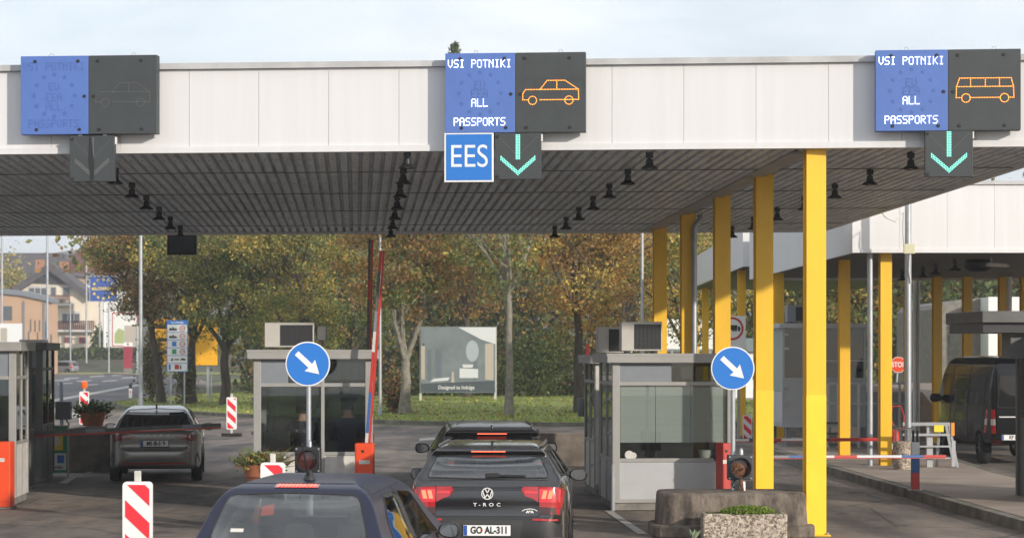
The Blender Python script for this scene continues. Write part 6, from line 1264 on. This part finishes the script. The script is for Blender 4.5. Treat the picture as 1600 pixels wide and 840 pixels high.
# --- silver grey saloon in the shade of the near lane
S = dict(L=4.69, side=[(.14, .24), (0, .40), (-.01, .62), (.05, .68), (.03, .92), (.06, 1.00), (.12, 1.02), (.26, 1.04), (.95, 1.37), (1.7, 1.465), (2.3, 1.46), (2.7, 1.38), (3.4, 1.02), (4.3, .88), (4.65, .68), (4.69, .4), (4.5, .22)],
         sec=[(0, .18), (.80, .18), (.885, .36), (.915, .66), (.90, .86), (.83, .99), (.68, 1.28), (.60, 1.40), (.45, 1.475), (0, 1.49)], plan=[(0, -.01), (.55, -.01), (.74, .06), (.85, .28), (.90, .8), (.915, 1.5), (.915, 3.4), (.84, 4.3), (.5, 4.69), (0, 4.69)],
         wr=.335, wy=(1.02, 3.71), vox=.02, smooth=9, paint=greyp, mirror=(.98, 2.75, 1.0), mirm='black', gm='privglass', rear_win=[(-.68, 1.06), (0, 1.05), (.68, 1.06), (.69, 1.09), (.57, 1.38), (0, 1.41), (-.57, 1.38), (-.69, 1.09)], front_win=None,
         glass=[[(1.0, 1.08), (1.75, 1.02), (1.75, 1.36), (1.3, 1.35)], [(1.83, 1.02), (3.1, 1.0), (2.55, 1.33), (1.83, 1.37)]])
t, bv, body = car('parked_car', 'grey saloon car stopped under the dark lowered barrier arm', 'car', (-6.9, 42.0, 0), radians(7.2), S)
for sg in (-1, 1):
    patch('tail_light', bv, [(sg * .36, .88), (sg * .55, .84), (sg * .78, .80), (sg * .80, .93), (sg * .60, .945), (sg * .36, .915)], 'rear', 'redlensoff', t, .008)
    patch('bumper_vent', bv, [(sg * .78, .36), (sg * .86, .40), (sg * .82, .60), (sg * .77, .50)], 'rear', 'black', t, .008)
b = MB(); line(b, bv, [(-.66, .95), (-.62, .72), (-.54, .63), (.54, .63), (.62, .72), (.66, .95)], 'rear', .006); line(b, bv, [(1.79, .4), (1.79, 1.0)], 'R', .006); b.build('panel_gap', 'black', t)
patch('bumper', bv, [(-.74, .20), (.74, .20), (.80, .33), (-.80, .33)], 'rear', 'black', t, .012); patch('red_strip', bv, [(-.62, .375), (.62, .375), (.62, .395), (-.62, .395)], 'rear', 'red', t, .014)
y, f = plate_(t, bv, 'MS IB-569', 0, .765); b = MB(); hy = bv.ray_cast(Vector((0, -4, .92)), Vector((0, 1, 0)))[0].y
for ch, x in zip('SKODA', (-.26, -.13, 0, .13, .26)): text(b, ch, .055, x, hy - .016, .922, 1.2, .001)
b.build('maker_lettering', 'silverfilm', t); MB().prism([(1.0, 1.40), (1.2, 1.42), (1.1, 1.50)], 'x', -.015, .015).build('antenna', 'black', t)
patch('boot_lip', bv, [(-.66, 1.005), (.66, 1.005), (.66, 1.035), (-.66, 1.035)], 'rear', roofblack, t, .012)
# --- black van on the far lane
S = dict(L=5.9, side=[(.06, .45), (0, .6), (0, 2.2), (.06, 2.36), (.3, 2.42), (1.5, 2.46), (4.2, 2.44), (4.65, 2.3), (5.25, 1.5), (5.75, 1.2), (5.9, .8), (5.88, .4), (5.7, .3)],
         sec=[(0, .32), (.90, .32), (.97, .5), (.99, 1.0), (.97, 1.4), (.90, 2.1), (.82, 2.35), (.65, 2.45), (0, 2.49)], plan=[(0, 0), (.82, 0), (.93, .06), (.97, .3), (.99, 1.0), (.99, 5.0), (.85, 5.6), (.5, 5.9), (0, 5.9)],
         wr=.35, wy=(1.0, 4.7), vox=.028, smooth=6, paint=vanp, mirror=(1.11, 4.72, 1.42), mk=1.35, mgl='lampblack', mirm='black', gm='privglass', rear_win=[(-.80, 1.30), (-.06, 1.30), (-.06, 2.02), (-.74, 2.02)], front_win=None,
         glass=[[(.5, 1.35), (2.0, 1.35), (2.0, 2.0), (.5, 2.0)], [(2.15, 1.35), (3.65, 1.35), (3.65, 2.0), (2.15, 2.0)], [(3.95, 1.30), (5.0, 1.30), (4.62, 2.0), (3.95, 2.0)]])
t, bv, body = car('delivery_van', 'black van with dark windows standing beside the steel rack', 'van', (X(1549, 48.6) + .93, 48.6, 0), radians(1.6), S)
b = MB(); b.add(*proj(bv, [(.06, 1.30), (.80, 1.30), (.74, 2.02), (.06, 2.02)], 'rear', .004)); b.build('rear_window', 'privglass', t, smooth='all')
for sg in (-1, 1):
    o = patch('tail_light', bv, [(sg * .83, .72), (sg * .975, .72), (sg * .965, 1.25), (sg * .85, 1.25)], 'rear', 'redlens', t, .012); patch('tail_light_white', bv, [(sg * .84, .90), (sg * .972, .90), (sg * .97, 1.04), (sg * .845, 1.04)], 'rear', 'offwhite', o, .015)
    patch('reflector', bv, [(sg * .70, .50), (sg * .90, .50), (sg * .90, .56), (sg * .70, .56)], 'rear', 'redlens', t, .012)
b = MB(); line(b, bv, [(0, .5), (0, 2.3)], 'rear', .008); line(b, bv, [(3.8, .5), (3.8, 2.2)], 'L', .008); line(b, bv, [(2.08, .5), (2.08, 2.2)], 'L', .008); b.build('panel_gap', 'black', t)
patch('door_strip', bv, [(-.76, 1.075), (-.20, 1.075), (-.20, 1.10), (-.76, 1.10)], 'rear', 'silverfilm', t, .012); patch('bumper', bv, [(-.92, .36), (.92, .36), (.92, .48), (-.92, .48)], 'rear', 'black', t, .03)
plate_(t, bv, 'KR 84-', -.44, .63)
# --- silver people carrier by the far hedge
S = dict(L=4.4, side=[(.1, .25), (0, .5), (.05, .9), (.3, 1.5), (.6, 1.62), (2.2, 1.62), (3.3, 1.05), (4.2, .85), (4.4, .5), (4.3, .25)], sec=[(0, .2), (.8, .2), (.9, .6), (.87, .95), (.66, 1.5), (.45, 1.63), (0, 1.65)], plan=[(0, 0), (.7, 0), (.85, .3), (.9, 1), (.9, 3.2), (.6, 4.4), (0, 4.4)],
         wr=.32, wy=(.8, 3.5), vox=.05, smooth=5, paint=silverp, mirror=(.98, 2.9, 1.05), gm='privglass', rear_win=[(-.6, 1.0), (.6, 1.0), (.52, 1.45), (-.52, 1.45)], front_win=None, glass=[[(.5, 1.0), (2.9, .98), (2.2, 1.48), (.7, 1.48)]])
t, bv, body = car('parked_car', 'silver people carrier parked by the hedge beyond the road', 'car', (X(122, 266), 265, 0.0), radians(72), S)
for sg in (-1, 1): patch('tail_light', bv, [(sg * .6, .8), (sg * .86, .8), (sg * .76, 1.25), (sg * .66, 1.25)], 'rear', 'redlens', t, .02)

# ------------------------------------------------------------------ camera, sky, sun
cam = bpy.data.cameras.new('camera'); co = bpy.data.objects.new('camera', cam); COL.objects.link(co); co.location = (0, 0, EYE); co.rotation_euler = (pi / 2, 0, 0)
cam.sensor_width = 36; cam.lens = F / 1600 * 36; cam.shift_y = (HOR - 420) / 1600; cam.clip_end = 5000; cam.clip_start = .5
cam.dof.use_dof = True; cam.dof.focus_distance = 29; cam.dof.aperture_fstop = 4.0
SC.camera = co
EL, AZ = radians(17.5), radians(43)                        # the sun stands behind the camera to the right
to_sun = Vector((sin(AZ) * cos(EL), -cos(AZ) * cos(EL), sin(EL)))
sl_ = bpy.data.lights.new('sun', 'SUN'); so = bpy.data.objects.new('sun', sl_); COL.objects.link(so); sl_.energy = 3.2; sl_.angle = radians(1.2); sl_.color = (1.0, .91, .80); so.rotation_euler = to_sun.to_track_quat('Z', 'Y').to_euler()
w = bpy.data.worlds.new('World'); SC.world = w; w.use_nodes = True; nt = w.node_tree; bg = nt.nodes['Background']
sk = nt.nodes.new('ShaderNodeTexSky'); sk.sky_type = 'NISHITA'; sk.sun_disc = False; sk.sun_elevation = EL; sk.sun_rotation = atan2(to_sun.x, to_sun.y); sk.dust_density = 1.5; sk.altitude = 300
tc = nt.nodes.new('ShaderNodeTexCoord'); mp = nt.nodes.new('ShaderNodeMapping'); mp.inputs['Scale'].default_value = (2.0, 2.0, 7.0); nz = nt.nodes.new('ShaderNodeTexNoise'); nz.inputs['Scale'].default_value = 3.2; nz.inputs['Detail'].default_value = 8; nz.inputs['Roughness'].default_value = .6; nz.inputs['Distortion'].default_value = .4
rp = nt.nodes.new('ShaderNodeMapRange'); rp.inputs[1].default_value = .34; rp.inputs[2].default_value = .66; rp.inputs[3].default_value = .62; rp.inputs[4].default_value = 1.0
mx = nt.nodes.new('ShaderNodeMix'); mx.data_type = 'RGBA'; mx.inputs['B'].default_value = (9.0, 9.9, 10.9, 1)
sz = nt.nodes.new('ShaderNodeSeparateXYZ'); n2 = nt.nodes.new('ShaderNodeTexNoise'); n2.inputs['Scale'].default_value = 5.5; n2.inputs['Detail'].default_value = 7; n2.inputs['Distortion'].default_value = .6
m2 = nt.nodes.new('ShaderNodeMapRange'); m2.inputs[1].default_value = .44; m2.inputs[2].default_value = .60; m3 = nt.nodes.new('ShaderNodeMapRange'); m3.inputs[1].default_value = .12; m3.inputs[2].default_value = .45; mm = nt.nodes.new('ShaderNodeMath'); mm.operation = 'MULTIPLY'
cm_ = nt.nodes.new('ShaderNodeMix'); cm_.data_type = 'RGBA'; lo = nt.nodes.new('ShaderNodeMix'); lo.data_type = 'RGBA'; lo.inputs['A'].default_value = (7.3, 7.9, 8.5, 1); lo.inputs['B'].default_value = (11.5, 12, 12.6, 1); m4 = nt.nodes.new('ShaderNodeMapRange'); m4.inputs[1].default_value = .10; m4.inputs[2].default_value = .40; nt.links.new(sz.outputs[2], m4.inputs[0]); nt.links.new(m4.outputs[0], lo.inputs['Factor']); nt.links.new(lo.outputs['Result'], cm_.inputs['A']); cm_.inputs['B'].default_value = (2.2, 2.4, 2.8, 1)
nt.links.new(tc.outputs['Generated'], sz.inputs[0]); nt.links.new(tc.outputs['Generated'], n2.inputs['Vector']); nt.links.new(n2.outputs[0], m2.inputs[0]); nt.links.new(sz.outputs[2], m3.inputs[0]); nt.links.new(m2.outputs[0], mm.inputs[0]); nt.links.new(m3.outputs[0], mm.inputs[1]); nt.links.new(mm.outputs[0], cm_.inputs['Factor']); nt.links.new(cm_.outputs['Result'], mx.inputs['B'])
nt.links.new(tc.outputs['Generated'], mp.inputs[0]); nt.links.new(mp.outputs[0], nz.inputs['Vector']); nt.links.new(nz.outputs[0], rp.inputs[0]); nt.links.new(rp.outputs[0], mx.inputs['Factor']); nt.links.new(sk.outputs[0], mx.inputs['A']); nt.links.new(mx.outputs['Result'], bg.inputs[0]); bg.inputs[1].default_value = .10
SC.view_settings.view_transform = 'Standard'; SC.view_settings.look = 'None'; SC.view_settings.exposure = 0.42; SC.view_settings.gamma = 1
SC.cycles.max_bounces = 8; SC.cycles.transparent_max_bounces = 16; SC.cycles.use_denoising = True
# ------------------------------------------------------------------ thin autumn haze in the valley air
hz = MB().box(-760, 960, -70, 1720, -1.2, 75); hm = bpy.data.materials.new('haze'); hm.use_nodes = True; nt = hm.node_tree; nt.nodes.clear()
ho = nt.nodes.new('ShaderNodeOutputMaterial'); pv = nt.nodes.new('ShaderNodeVolumePrincipled'); pv.inputs['Color'].default_value = (.93, .95, 1, 1); pv.inputs['Density'].default_value = .0006; pv.inputs['Anisotropy'].default_value = .2
nt.links.new(pv.outputs[0], ho.inputs['Volume']); o = hz.build('haze', hm); tag(o, 'thin pale autumn haze over the whole valley', 'haze', kind='stuff')
